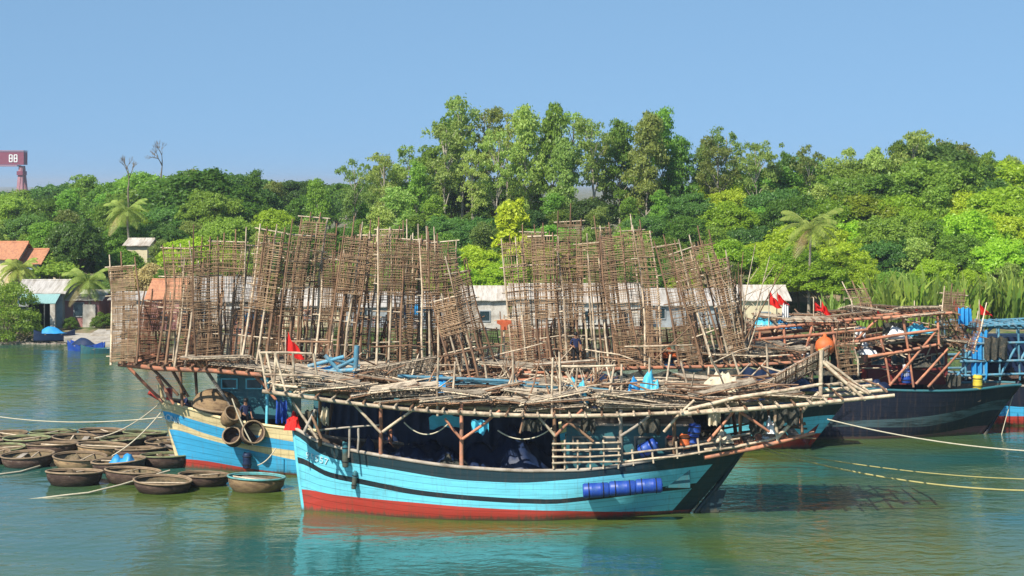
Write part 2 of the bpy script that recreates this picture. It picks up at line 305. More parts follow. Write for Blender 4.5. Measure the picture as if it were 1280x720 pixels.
mr = N.new('ShaderNodeMapRange'); mr.inputs[1].default_value = 0.35; mr.inputs[2].default_value = 0.65; mr.inputs[3].default_value = 0.14; mr.inputs[4].default_value = 0.36; L.new(n3.outputs['Fac'], mr.inputs[0]); L.new(mr.outputs[0], bp.inputs['Strength'])
mx = N.new('ShaderNodeMix'); mx.data_type = 'RGBA'; mx.inputs[6].default_value = (0.022, 0.098, 0.082, 1); mx.inputs[7].default_value = (0.072, 0.112, 0.022, 1)
mr2 = N.new('ShaderNodeMapRange'); mr2.inputs[1].default_value = 0.40; mr2.inputs[2].default_value = 0.60; L.new(n3.outputs['Fac'], mr2.inputs[0]); L.new(mr2.outputs[0], mx.inputs[0]); L.new(mx.outputs[2], b.inputs['Base Color'])
w = MB(); w.add([(-9000, -300, 0), (9000, -300, 0), (9000, 172.5, 0), (-9000, 172.5, 0)], [(0, 1, 2, 3)])
w = w.build('water', wm); w['kind'] = 'structure'

# ------------------------------------------------------------------ trees
import numpy as np
def leaf_cloud(nr, clumps, size, up=0.12, rnd=0.62, dn=1.7):
    # clumps: (cx, cy, cz, rx, ry, rz, count) -> arrays of four-cornered leaf sprays through each clump's volume
    V = []
    for cx, cy, cz, rx, ry, rz, n in clumps:
        n = int(n * dn); rz *= 1.12
        d = nr.normal(size=(n, 3)); d /= np.linalg.norm(d, axis=1)[:, None]
        d[:, 2] = np.where(d[:, 2] < -0.35, -d[:, 2] * 0.6, d[:, 2])
        r = nr.uniform(0.35, 1, n) ** 0.45
        r *= 1 + 0.28 * nr.normal(size=n) * (nr.uniform(size=n) < 0.25)
        p = np.stack([cx + d[:, 0] * r * rx, cy + d[:, 1] * r * ry, cz + d[:, 2] * r * rz], 1)
        nn = d * (1 - rnd) + nr.normal(size=(n, 3)) * rnd * 0.6; nn[:, 2] += up; nn /= np.linalg.norm(nn, axis=1)[:, None]
        t = np.cross(nn, nr.normal(size=(n, 3))); t /= np.linalg.norm(t, axis=1)[:, None]
        bt = np.cross(nn, t)
        s = (size * nr.uniform(0.55, 1.25, n))[:, None]
        V.append(np.stack([p - t * s, p - bt * s * 0.5 + nn * s * 0.12, p + t * s, p + bt * s * 0.5 + nn * s * 0.12], 1))
    return np.concatenate(V).reshape(-1, 3)
def leaf_mesh(name, v, m):
    me = bpy.data.meshes.new(name); n = len(v) // 4
    me.vertices.add(len(v)); me.vertices.foreach_set('co', v.ravel()); me.loops.add(n * 4); me.loops.foreach_set('vertex_index', np.arange(n * 4))
    me.polygons.add(n); me.polygons.foreach_set('loop_start', np.arange(0, n * 4, 4)); me.polygons.foreach_set('loop_total', np.full(n, 4))
    me.materials.append(m); me.update(calc_edges=True); return me
PROTO = {}
def proto(kind, seed, H, lf, bark, style):
    r = random.Random(seed); nr = np.random.default_rng(seed); g0_ = r.gauss; r.gauss = lambda m_, s_: max(m_ - s_, min(m_ + s_, g0_(m_, s_)))
    tb = MB(); clumps = []
    lean = Vector((r.uniform(-.06, .06), r.uniform(-.05, .05), 0)) * H
    def trunk_pt(t): return Vector((lean.x * t + 0.12 * math.sin(t * 5 + seed), lean.y * t, H * t))
    if style == 'airy': r.gauss = g0_
    top = 0.93 if style == 'airy' else 0.7
    rad = 0.010 * H + 0.06
    tb.path([trunk_pt(top * i / 7) for i in range(8)], [rad * (1 - 0.8 * i / 7) for i in range(8)], 7)
    if style == 'airy':
        n = 15
        for i in range(n):
            t = lerp(0.42, 0.90, i / (n - 1)); a = r.uniform(0, 6.28); c = trunk_pt(t)
            out = H * r.uniform(0.06, 0.20) * (1.15 - 0.45 * abs(t - 0.72) / 0.3)
            e = c + Vector((math.cos(a) * out, math.sin(a) * out, H * r.uniform(0.02, 0.07)))
            b0 = trunk_pt(max(0.25, t - 0.14))
            tb.path([b0, lerp(b0, e, 0.5) + Vector((0, 0, 0.15)), e], [rad * 0.4, rad * 0.27, rad * 0.1], 5)
            q = H * r.uniform(0.045, 0.085)
            clumps.append((e.x, e.y, e.z, q * 1.1, q * 1.1, q * 0.8, int(95 + 70 * r.random())))
            for _ in range(3):
                k = H * r.uniform(0.022, 0.045)
                clumps.append((e.x + r.gauss(0, q), e.y + r.gauss(0, q), e.z + min(q * .6, r.gauss(0, q * 0.8)), k * 1.3, k * 1.3, k, 45))
        size = 0.21
    elif style == 'tall':
        n = 20
        for i in range(n):
            t = lerp(0.30, 0.95, (i / (n - 1)) ** 0.85); a = i * 2.4 + r.uniform(-.5, .5); c = trunk_pt(t * 0.9)
            w = math.sin(min(1, (t - 0.2) / 0.62) * math.pi) ** 0.6 if t < 0.82 else 0.75 * (1 - (t - 0.82) / 0.2)
            out = H * 0.17 * max(0.15, w) * r.uniform(0.6, 1.1)
            e = Vector((c.x + math.cos(a) * out, c.y + math.sin(a) * out, H * t))
            b0 = trunk_pt(min(top, max(0.2, t - 0.12)))
            tb.path([b0, lerp(b0, e, 0.5), e], [rad * 0.4, rad * 0.27, rad * 0.1], 5)
            q = H * r.uniform(0.07, 0.115)
            clumps.append((e.x, e.y, e.z, q * 1.15, q * 1.15, q * 0.8, 230))
            for _ in range(2):
                k = H * r.uniform(0.03, 0.05)
                clumps.append((e.x + r.gauss(0, q), e.y + r.gauss(0, q), e.z + r.gauss(0, q * .7), k * 1.3, k * 1.3, k, 50))
        size = 0.24
    elif style == 'round':
        n = 26
        for i in range(n):
            u = (i + 0.5) / n; ph = i * 2.39996; zz = 1 - 1.35 * u; rr = math.sqrt(max(0, 1 - zz * zz))
            k = r.uniform(0.72, 1.1)
            e = Vector((math.cos(ph) * rr * 0.33 * H * k, math.sin(ph) * rr * 0.33 * H * k, H * (0.62 + 0.30 * zz * k)))
            b0 = trunk_pt(r.uniform(0.25, 0.55))
            tb.path([b0, lerp(b0, e, 0.5) + Vector((0, 0, -0.1)), e], [rad * 0.45, rad * 0.3, rad * 0.1], 5)
            q = H * r.uniform(0.085, 0.15)
            clumps.append((e.x, e.y, e.z, q * 1.2, q * 1.2, q * 0.8, int(260 + 900 * (q / H - 0.085) * 5)))
            for _ in range(2):
                k2 = H * r.uniform(0.03, 0.055)
                clumps.append((e.x + r.gauss(0, q), e.y + r.gauss(0, q), e.z + abs(r.gauss(0, q * 0.6)), k2 * 1.2, k2 * 1.2, k2 * 1.3, 50))
        size = 0.24
    elif style == 'bush':
        n = 22
        for i in range(n):
            u = (i + 0.5) / n; ph = i * 2.39996; zz = 1 - 1.0 * u; rr = math.sqrt(max(0, 1 - zz * zz)); k = r.uniform(0.8, 1.05)
            e = Vector((math.cos(ph) * rr * 0.52 * H * k, math.sin(ph) * rr * 0.52 * H * k, H * (0.16 + 0.70 * zz * k)))
            b0 = Vector((0, 0, 0.1 * H))
            tb.path([b0, lerp(b0, e, 0.5), e], [rad * 0.45, rad * 0.3, rad * 0.1], 5)
            q = H * r.uniform(0.13, 0.2)
            clumps.append((e.x, e.y, e.z, q * 1.2, q * 1.2, q * 0.85, 300))
        size = 0.20
    PROTO.setdefault(kind, []).append((tb.mesh('trunk', bark), leaf_mesh('crown', leaf_cloud(nr, clumps, 0.74 * size * (H / 10) ** 0.5, dn={'airy': 1.15, 'tall': 1.35}.get(style, 1.7)), lf), H * (0.95 if style == 'airy' else 1)))
for s in range(5): proto('airy', 10 + s, 13, M['lf_airy'], M['bark_pale'], 'airy')
for s in range(3): proto('tall', 20 + s, 12, M['lf_mid'], M['bark_pale'], 'tall')
for s in range(2): proto('tallolive', 50 + s, 12, M['lf_airy'], M['bark_pale'], 'tall')
for s in range(3): proto('dark', 30 + s, 9, M['lf_dark'], M['bark'], 'round')
for s in range(3): proto('mid', 33 + s, 9, M['lf_mid'], M['bark'], 'round')
for s in range(3): proto('bright', 36 + s, 7.5, M['lf_bright'], M['bark'], 'round')
proto('yellow', 41, 6, M['lf_yellow'], M['bark'], 'tall')
for s in range(2): proto('bush', 44 + s, 3, M['lf_mid'], M['bark'], 'bush')
proto('bushdark', 46, 5, M['lf_dark'], M['bark'], 'bush')
proto('bushmid', 48, 5, M['lf_mid'], M['bark'], 'bush')
proto('bushgold', 47, 3, M['lf_dry'], M['bark'], 'bush')
DESC = {'airy': 'thin airy olive tree', 'tall': 'narrow mid green tree', 'tallolive': 'narrow olive green tree', 'dark': 'dense dark green tree', 'mid': 'full mid green tree', 'bright': 'bright yellow green tree'}
TREES = []
def zone(px):
    return ('above the shoreline houses' if px < 137 else 'behind the blue boat' if px < 420 else 'behind the middle fan of racks' if px < 630
            else 'behind the tall square racks' if px < 815 else 'behind the leaning right racks' if px < 950 else 'around the tallest palm' if px < 1085 else 'above the nipa palms')
def tree(kind, px, ytop, Y, row, label=None, wide=1.0):
    x = (px - CX) / F * Y; z0 = ground(x, Y); h = (CAMH - (ytop - HY) / F * Y) - z0
    tm, cm, H = rng.choice(PROTO[kind]); s = h / H
    o = thing('tree' if 'bush' not in kind else 'shrub', label or '?', 'tree' if 'bush' not in kind else 'shrub', (x, Y, z0 - 0.1), (0, 0, U(0, 6.28)))
    w = s * wide * U(0.9, 1.15); o.scale = (w, w, s)
    use('trunk', tm, o); use('crown', cm, o)
    if not label: TREES.append((o, kind, px, row))
    return o
# skyline of the photograph: tall airy trees along the crest
for px, yt, Y, k in [(577, 127, 218, 'airy'), (603, 138, 221, 'airy'), (556, 158, 216, 'airy'), (634, 148, 219, 'airy'), (655, 137, 217, 'tallolive'), (690, 132, 218, 'tall'), (716, 148, 222, 'airy'),
                     (742, 150, 217, 'airy'), (773, 152, 219, 'tall'), (757, 172, 224, 'airy'), (808, 142, 216, 'tallolive'), (829, 138, 221, 'tall'), (853, 172, 219, 'tall'), (913, 166, 219, 'airy'),
                     (935, 188, 223, 'airy'), (446, 205, 217, 'airy'), (497, 208, 219, 'tallolive'), (520, 203, 215, 'tall'), (540, 184, 221, 'tall'), (670, 165, 224, 'airy'), (790, 178, 225, 'airy'), (980, 192, 221, 'tall'),
                     (966, 205, 218, 'tallolive'), (1000, 212, 225, 'airy'), (1120, 178, 221, 'tall'), (1140, 166, 219, 'airy'), (1152, 176, 224, 'tallolive'), (880, 204, 222, 'airy'), (395, 225, 221, 'tall'), (480, 196, 216, 'airy'), (512, 188, 222, 'airy'), (882, 180, 220, 'tallolive'), (898, 176, 217, 'airy'), (948, 184, 216, 'airy'), (1012, 188, 219, 'airy'), (1060, 192, 222, 'airy'), (1098, 186, 218, 'tallolive'), (565, 150, 222, 'tall'), (1205, 184, 222, 'tallolive'), (1236, 192, 220, 'tall'), (1180, 180, 225, 'airy'), (1262, 196, 223, 'tallolive'), (318, 214, 238, 'tall'),
                     (1036, 200, 222, 'tallolive'), (468, 214, 224, 'tallolive'), (620, 170, 214, 'airy'), (705, 176, 214, 'tallolive'), (590, 190, 211, 'airy')]:
    tree(k, px, yt, Y, 'crest', wide={'airy': 0.72, 'tall': 0.62, 'tallolive': 0.64}[k])
SIL = [(-60, 243), (50, 242), (75, 233), (120, 228), (180, 224), (240, 214), (280, 216), (330, 226), (380, 236), (425, 262), (450, 262), (480, 232), (520, 226), (560, 225), (600, 232), (870, 236), (900, 222), (950, 214), (1000, 212), (1050, 206), (1090, 205),
       (1130, 196), (1200, 192), (1250, 206), (1290, 206), (1400, 212)]
ROWS_R = [(180, 0.10, 'foot'), (187, 0.32, 'foot'), (194, 0.52, 'middle'), (202, 0.72, 'middle'), (211, 0.9, 'crest'), (221, 1.0, 'crest')]
ROWS_L = [(181, 0.08, 'foot'), (193, 0.33, 'foot'), (208, 0.55, 'middle'), (226, 0.75, 'middle'), (248, 0.92, 'crest'), (282, 1.0, 'crest')]
for rows, p0, p1 in ((ROWS_L, -70, 425), (ROWS_R, 425, 1350)):
    for Y, f, row in rows:
        step = 3.9 / Y * F; px = p0 + U(0, step * 0.6)
        while px < p1:
            yt = lerp(348, interp(SIL, px), f) + U(-9, 9)
            if row == 'crest' and f == 1.0: yt += U(-12, 8)
            q = rng.random()
            if px < 425: k = 'mid' if q < 0.25 else 'dark' if q < 0.5 else 'tall' if q < 0.72 else 'tallolive' if q < 0.86 else 'bright'
            elif px < 900:
                k = ('tall' if q < 0.34 else 'mid' if q < 0.44 else 'dark' if q < 0.72 else 'tallolive') if f > 0.4 else ('mid' if q < 0.30 else 'dark' if q < 0.6 else 'tall' if q < 0.75 else 'bright')
            else: k = 'bright' if q < (0.50 if f < 0.8 else 0.22) else 'mid' if q < 0.66 else 'tallolive' if q < 0.80 else 'tall' if q < 0.90 else 'dark'
            x = (px - CX) / F * Y
            skip = (Y < 185 and px < 130) or (Y < 200 and px < 62)
            if not skip: tree(k, px, yt, Y + U(-2, 2), row, wide=1.0 if 'tall' in k else 1.12)
            px += step * U(0.75, 1.2)
for Y, dy in ((305, 0), (328, 2)):                         # far wood closing the horizon behind the hill
    px = -60 + U(0, 20)
    while px < 1350:
        if px < 560 or px > 860: tree('mid' if rng.random() < .5 else 'dark', px, (238 if px < 75 else min(interp(SIL, px) + 4, 229)) - dy + U(-2, 4), Y, 'far', wide=1.4)
        px += U(36, 52)
for i in range(9): tree('mid' if i % 2 else 'dark', 555 + i * 37 + U(-8, 8), 258 + U(-5, 6), 236 + U(-3, 3), 'far', wide=1.3)   # undergrowth between the crest trunks
from collections import defaultdict
def label_trees():
    buckets = defaultdict(list)
    for o, k, px, row in TREES: buckets[(k, row, zone(px))].append((px, o))
    ROWT = {'foot': 'at hill foot', 'middle': 'on mid slope', 'crest': 'on the crest', 'far': 'in far wood'}
    for (k, row, zn), l in buckets.items():
        l.sort(key=lambda t: t[0])
        for i, (px, o) in enumerate(l):
            o['label'] = f"{DESC[k]} {ROWT[row]} {zn}" + ('' if len(l) == 1 else ', ' + ordinal(i, len(l)))
            o['group'] = f"{DESC[k].replace('tree', 'trees')} on the hill"
            o.name = {'airy': 'airy_tree', 'tall': 'narrow_tree', 'tallolive': 'narrow_tree', 'dark': 'round_tree', 'mid': 'round_tree', 'bright': 'bushy_tree'}[k]
label_trees()
tree('yellow', 640, 256, 188, 'foot', 'golden yellow blossoming tree standing out of the green hillside behind the sheds', 0.85)
tree('dark', 95, 272, 190, 'foot', 'broad blackish green tree behind the shoreline houses, darkest crown on the left', 0.72)
tree('mid', 250, 214, 232, 'foot', 'big rounded tree rising highest on the left treeline behind the lone bare twigs', 1.3)
tree('bushmid', 6, 348, 168, 'foot', 'large dense green shrub at the water edge in the left corner', 0.82)
tree('bushgold', 186, 322, 184, 'foot', 'golden leaved shrub between the lone upright rack and the rack row', 0.9)
tree('bush', 88, 392, 171, 'foot', 'low leafy bush in front of the pink walled house', 0.8)
tree('bush', 128, 388, 172, 'foot', 'low bush right of the shore coconut palm trunk', 1.0)
tree('bush', 62, 318, 187, 'foot', 'rounded bush beside the orange tiled house', 1.3)

def frond(mb, base, ang, L, rise, droop, nl, leafw, mi=0):
    # an arching rachis with paired leaflets hanging from both sides
    d = Vector((math.cos(ang), math.sin(ang), 0)); side = Vector((-d.y, d.x, 0)); pts = []
    for i in range(nl + 1):
        t = i / nl
        pts.append(base + d * (L * (t - 0.12 * t * t * droop)) + Vector((0, 0, L * (rise * t - droop * t * t))))
    mb.path(pts, [0.04 * (1 - 0.8 * i / nl) for i in range(nl + 1)], 4, mi)
    for i in range(1, nl + 1):
        t = i / nl; tang = (pts[i] - pts[i - 1]).normalized(); ll = L * 0.34 * math.sin(math.pi * (0.12 + 0.82 * t)) + 0.1
        for sg in (-1, 1):
            e = pts[i] + side * sg * ll * 0.75 + tang * ll * 0.55 - Vector((0, 0, ll * (0.35 + 0.25 * t)))
            w = tang * leafw
            mb.add([pts[i] - w, pts[i] + w, lerp(pts[i], e, 0.6) + w * 0.9, e, lerp(pts[i], e, 0.6) - w * 0.9], [(0, 1, 2, 3, 4)], mi)
def palm(px, ybase, ycrown, Y, Lf, label, seed, nf=21):
    r = random.Random(seed); x = (px - CX) / F * Y; z0 = ground(x, Y); H = CAMH - (ycrown - HY) / F * Y - z0
    o = thing('coconut_palm', label, 'palm tree', (x, Y, z0 - 0.1), group='coconut palms on the shore')
    tb = MB(); lx = r.uniform(-.1, .1) * H
    tb.path([(lx * (i / 8) ** 2, 0, H * i / 8) for i in range(9)], [0.17 - 0.08 * i / 8 + (0.06 if i == 0 else 0) for i in range(9)], 8); tb.build('trunk', M['palm_bark'], o)
    fb = MB()
    for k in range(nf):
        a = k * 2.39996 + r.uniform(-.2, .2); e = k / nf
        frond(fb, Vector((lx, 0, H)), a, Lf * r.uniform(0.95, 1.2), lerp(1.35, 0.05, e), lerp(0.72, 0.95, e), 24, 0.034, 1 if e > 0.88 else 0)
    fb.build('crown', [M['lf_palm'], M['lf_dry']], o)
    nb = MB()
    for k in range(7):
        a = k * 0.9; c = Vector((lx + 0.22 * math.cos(a), 0.22 * math.sin(a), H - 0.25 - 0.08 * (k % 2)))
        nb.lathe([(0.001, -0.13), (0.09, -0.08), (0.12, 0), (0.08, 0.09), (0.001, 0.12)], 8, 0, Matrix.Translation(c))
    nb.build('coconut_cluster', M['lf_palm'], o)
palm(113, 400, 352, 173, 2.0, 'coconut palm with sunlit fronds beside the shoreline house', 3)
palm(1011, 380, 286, 179, 2.7, 'tall coconut palm rising from bright trees above the red flags', 5)
palm(163, 300, 264, 205, 2.3, 'distant coconut palm on the left slope above the golden shrub', 8)
palm(24, 370, 336, 181, 1.8, 'coconut palm in front of the orange tiled roof', 9)

# dead bare trees against the sky
def bare(px, ytop, Y, label, seed, wide):
    r = random.Random(seed); x = (px - CX) / F * Y; z0 = ground(x, Y); H = CAMH - (ytop - HY) / F * Y - z0
    o = thing('bare_tree', label, 'dead tree', (x, Y, z0 - 0.1), group='bare trees against the sky')
    tb = MB(); top = Vector((0, 0, H * 0.72)); tb.path([(0, 0, 0), (0.1, 0, H * 0.4), top], [0.2, 0.14, 0.1], 6); tb.build('trunk', M['bark'], o)
    cb = MB()
    def grow(p, d, l, rad, n):
        e = p + d * l; cb.path([p, lerp(p, e, 0.5) + Vector((r.gauss(0, .05), 0, r.gauss(0, .05))) * l, e], [rad, rad * 0.75, rad * 0.5], 5)
        if n:
            for _ in range(3):
                dd = (d + Vector((r.gauss(0, .55) * wide, r.gauss(0, .4), r.gauss(0.1, .3)))).normalized(); grow(e, dd, l * r.uniform(.6, .85), rad * 0.62, n - 1)
    grow(top, Vector((0.15 * wide, 0, 1)).normalized(), H * 0.11, 0.12, 4)
    cb.build('branch', M['bark'], o)
bare(201, 181, 240, 'bare dead tree with thin twigs rising above the left treeline', 4, 0.7)
bare(160, 200, 245, 'small bare twiggy tree on the left treeline, left of the taller bare one', 6, 0.6)
bare(480, 195, 222, 'dark leaning dead trunk beside the lone slender tree on the skyline', 12, 0.5)

# nipa palms: clumps of upright fronds along the right bank
NIPA = []
for v in range(4):
    r = random.Random(60 + v); nb = MB()
    for k in range(19):
        a = r.uniform(0, 6.28); d = Vector((math.cos(a), math.sin(a), 0)); b0 = d * r.uniform(0.1, 0.8); Lh = r.uniform(3.6, 6.2); out = r.uniform(0.06, 0.40)
        nl = 16; pts = [b0 + d * (Lh * out * (i / nl) ** 2) + Vector((0, 0, Lh * (i / nl) * (1 - 0.10 * (i / nl) ** 2 * out * 4))) for i in range(nl + 1)]
        yw = r.uniform(0, 6.28); side = Vector((math.cos(yw), math.sin(yw), 0)); vs = []; fs = []
        for i, p in enumerate(pts):                     # one feather shaped blade, notched along both edges
            t = i / nl; wd = 0.27 * math.sin(math.pi * min(1, 0.06 + 0.93 * t)) ** 0.8 * (1 if i % 2 else 0.62) if t > 0.18 else 0.03
            up = Vector((0, 0, 0.35 * wd)); vs += [p - side * wd + up, p, p + side * wd + up]
        for i in range(nl): q = i * 3; fs += [(q, q + 1, q + 4, q + 3), (q + 1, q + 2, q + 5, q + 4)]
        nb.add(vs, fs)
    NIPA.append(nb.mesh('frond', M['lf_nipa']))
nl_ = []
for px in range(1042, 1330, 13):
    for row in range(2):
        p = px + U(-5, 5) + row * 6; Y = 170.5 + row * 3.2 + U(-.6, .6)
        if p < 1085 and row == 0 and rng.random() < 0.5: continue
        nl_.append((p, row, Y))
for row in range(2):
    l = sorted(t for t in nl_ if t[1] == row)
    for i, (p, _, Y) in enumerate(l):
        x = (p - CX) / F * Y; o = thing('nipa_palm', f"nipa palm clump of upright fronds, {'front' if row == 0 else 'rear'} row on the right bank, {ordinal(i, len(l)) if i < 19 else ORD[len(l) - i] + ' from right'}", 'nipa palm', (x, Y, ground(x, Y) - 0.1), (0, 0, U(0, 6.28)), 'nipa palms along the right bank')
        s = U(0.74, 0.98) * (0.8 if p < 1085 else 1); o.scale = (s, s, s); use('frond_cluster', rng.choice(NIPA), o)

# ------------------------------------------------------------------ shore buildings
def gable(o, x0, x1, y0, y1, z0, ze, zr, roof, wall, over=0.35, name_roof='roof'):
    wb_ = MB(); ym = (y0 + y1) / 2
    P = [(x0, y0, z0), (x1, y0, z0), (x1, y1, z0), (x0, y1, z0), (x0, y0, ze), (x1, y0, ze), (x1, y1, ze), (x0, y1, ze), (x0, ym, zr - 0.06), (x1, ym, zr - 0.06)]
    wb_.add(P, [(0, 1, 5, 4), (1, 2, 6, 9, 5), (2, 3, 7, 6), (3, 0, 4, 8, 7)]); wb_.build('wall', wall, o)
    rb = MB(); n = 8
    for sg, yy in ((-1, y0 - over), (1, y1 + over)):
        sl = (zr - ze) / (ym - y0); zb = ze - over * sl
        vs = []
        for i in range(n + 1):
            x = lerp(x0 - over, x1 + over, i / n); w = 0.03 * math.sin(i * 2.1)
            vs += [(x, yy, zb + 0.04 + w), (x, ym, zr + 0.04 + w * 0.6), (x, yy, zb - 0.04 + w), (x, ym, zr - 0.04 + w * .6)]
        fs = []
        for i in range(n):
            a = i * 4; c = a + 4
            fs += [(a, c, c + 1, a + 1), (a + 2, a + 3, c + 3, c + 2), (a, a + 2, c + 2, c)]
        fs += [(0, 1, 3, 2), (n * 4, n * 4 + 2, n * 4 + 3, n * 4 + 1)]
        rb.add(vs, fs)
    rb.path([(x0 - over, ym, zr + 0.06), (x1 + over, ym, zr + 0.06)], 0.09, 6)
    return rb.build(name_roof, roof, o)
def house(name, label, pl, pr, yr, ye, Y, depth, roof, wall, cat='house', group=None):
    X0, X1 = (pl - CX) / F * Y, (pr - CX) / F * Y; xc = (X0 + X1) / 2
    g0 = min(ground(X0, Y), ground(X1, Y), ground(xc, Y + depth)) - 0.2
    o = thing(name, label, cat, (xc, Y, g0), group=group); w = (X1 - X0) / 2
    ze = CAMH - (ye - HY) / F * Y - g0; zr = CAMH - (yr - HY) / F * (Y + depth / 2) - g0
    gable(o, -w, w, 0, depth, 0, ze, zr, roof, wall)
    return o, w, g0, Y
def window(o, xc, zc, w, h, y=-0.03, door=False):
    fb = MB()
    for dx, dz, sx, sz in ((-w / 2, 0, .08, h + .08), (w / 2, 0, .08, h + .08), (0, h / 2, w - .08, .08), (0, -h / 2, w - .08, .08)): fb.box((xc + dx, y, zc + dz), (sx, .12, sz))
    f = fb.build('door' if door else 'window', M['wall_grey'], o); pb = MB(); pb.box((xc, y + 0.02, zc), (w - .09, .05, h - .09)); pb.build('door_panel' if door else 'pane', M['dark'] if door else M['glass'], f)
h1, w1, g1, Y1 = house('shore_house', 'grey roofed shore house with a green awning over its dark open front', 22, 78, 351, 365, 172, 6, M['roof_grey'], M['wall_grey'])
ab = MB(); za = CAMH - (366 - HY) / F * Y1 - g1
ab.add([(-w1 * .75, -0.1, za), (w1 * 0.95, -0.1, za), (w1 * 0.95, -2.2, za - 0.75), (-w1 * .75, -2.2, za - 0.75), (-w1 * .75, -0.1, za - .06), (w1 * 0.95, -0.1, za - .06), (w1 * 0.95, -2.2, za - 0.81), (-w1 * .75, -2.2, za - 0.81)],
       [(0, 3, 2, 1), (4, 5, 6, 7), (2, 3, 7, 6), (0, 4, 7, 3), (1, 2, 6, 5)]); ab.build('awning', M['awning'], h1)
for xx in (-w1 * .7, -w1 * .1, w1 * .45):
    p = MB(); p.path([(xx, -2.1, 0), (xx, -2.1, za - .8)], 0.05, 6); p.build('post', M['grey_wood'], h1)
p = MB(); p.box((w1 * .82, -2.0, (za - .85) / 2), (.42, .42, za - .85)); p.build('pillar', M['wall_white'], h1)
p = MB(); p.box((w1 * .05, -0.06, 1.25), (w1 * 1.1, .1, 2.3)); p.build('interior_shade_panel', M['dark'], h1)  # black panel on the closed wall paints the shade of an open interior
window(h1, -w1 * .72, 1.7, .9, 1.0)
h2, w2, g2, Y2 = house('shore_house', 'pink walled shore house with one dark window behind the shore palm', 80, 124, 364, 374, 173, 6, M['roof_grey'], M['wall_pink'])
window(h2, -w2 * .15, 1.75, .85, 1.2)
p = MB(); p.box((w2 * .45, -0.1, 1.1), (1.1, .25, 2.2)); p.build('pillar', M['wall_white'], h2)
h3, w3, g3, Y3 = house('tiled_house', 'orange tiled house with cream wall partly behind a palm, higher roof on the left', -22, 20, 303, 322, 185, 7, M['roof_tile'], M['wall_cream']); window(h3, w3 * .3, 2.0, 1, 1.1)
h4, w4, g4, Y4 = house('tiled_house', 'smaller orange tiled house with pale blue gable next to the shrubs', 22, 48, 312, 328, 186, 6, M['roof_tile'], M['wall_lilac']); window(h4, 0, 2.0, .9, 1)
h5, w5, g5, Y5 = house('tiled_house', 'tiny orange roof peeping through trees right of the tiled houses', 54, 70, 317, 326, 195, 5, M['roof_tile'], M['wall_cream'])
h6, w6, g6, Y6 = house('hill_house', 'pale roofed house half hidden in trees above the lone upright rack', 158, 184, 299, 306, 200, 5, M['roof_white'], M['wall_cream'])
for i, (pl, pr, yr, ye, Y, rf, wl, lb) in enumerate([
    (140, 180, 366, 374, 172, 'roof_grey', 'wall_white', 'low grey roofed shed seen through the lone upright rack'),
    (186, 224, 350, 372, 171, 'roof_tile', 'wall_pink', 'reddish roofed shed behind the left end of the rack row'),
    (226, 318, 347, 374, 173, 'roof_grey', 'wall_white', 'long pale roofed shed seen through the left boat racks'),
    (350, 424, 362, 382, 173, 'roof_white', 'wall_cream', 'pale shed seen through the gap between left and middle racks'),
    (432, 556, 366, 382, 173, 'roof_grey', 'wall_grey', 'long grey shed hidden behind the middle fan of racks'),
    (578, 634, 359, 374, 172, 'roof_white', 'wall_white', 'pale gabled shed left of the tall square racks'),
    (640, 712, 356, 372, 172, 'roof_white', 'wall_white', 'pale shed directly behind the tall square racks'),
    (716, 800, 356, 376, 171.5, 'roof_white', 'wall_white', 'pale shed behind the right end of the tall square racks'),
    (806, 920, 362, 380, 173, 'roof_grey', 'wall_grey', 'wide grey shed behind the leaning right racks'),
    (928, 984, 358, 374, 171, 'roof_white', 'wall_cream', 'cream walled shed by the red flags at the foot of the bright trees')]):
    h, w_, g_, Y_ = house('shed', lb, pl, pr, yr, ye, Y, 7, M[rf], M[wl], 'shed', 'low sheds along the shore')
    nwin = max(1, int(w_ * 2 / 2.6))
    for k in range(nwin):
        window(h, lerp(-w_, w_, (k + .5) / nwin), 1.1 if k % 3 == 1 else 1.45, .9, 1.9 if k % 3 == 1 else .9, door=(k % 3 == 1))

# distant gantry crane
Yc = 640
def cr(px, py): return at(px, py, Yc)
o = thing('gantry_crane', 'distant dull red gantry crane above the trees at the far left', 'crane', (cr(27, 243).x, Yc, 0)); ox = o.location.x
def cbox(mb, p0, p1, dy, yo=0, d=0.0):
    a, b = cr(*p0), cr(*p1); mb.box(((a.x + b.x) / 2 - ox, yo, (a.z + b.z) / 2), (abs(b.x - a.x) + d, dy, abs(a.z - b.z) + d))
gb = MB(); cbox(gb, (-150, 190), (32, 206), 5); gb.build('girder', M['crane'], o)
gb = MB(); cbox(gb, (-150, 188.2), (32, 189.4), 5.4); gb.build('walkway', M['crane_leg'], o)
gb = MB(); cbox(gb, (-150, 206.6), (24, 208), 5.4); gb.build('lower_flange', M['crane_leg'], o)
zt = cr(0, 208).z
for pt, pb in ((23.5, 23), (30.5, 33)):
    for yy in (-2, 2):
        a = cr(28, 208); b = cr(pb, 243); gb = MB(); gb.path([(cr(27.5, 0).x - ox, yy * .5, a.z), (b.x - ox, yy * 2.5, 0)], [0.9, 0.65], 4); gb.build('leg', M['crane_leg'], o)
gb = MB(); cbox(gb, (23.5, 214), (31, 219), 5.6); gb.build('leg_head', M['crane'], o)
for k, px in enumerate((16, 22)):                      # two blurred white signs on the girder
    gb = MB()
    a = cr(px, 198); hh = 2.2; ww = 0.9
    for dx, dz, sx, sz in ((-ww / 2, 0, .3, hh), (ww / 2, 0, .3, hh), (0, hh / 2, ww, .3), (0, 0, ww, .3), (0, -hh / 2, ww, .3)): gb.box((a.x - ox + dx, -2.6, a.z + dz), (sx, .1 + .01 * (sx > .5), sz))
    gb.build('sign_letter', M['white'], o)

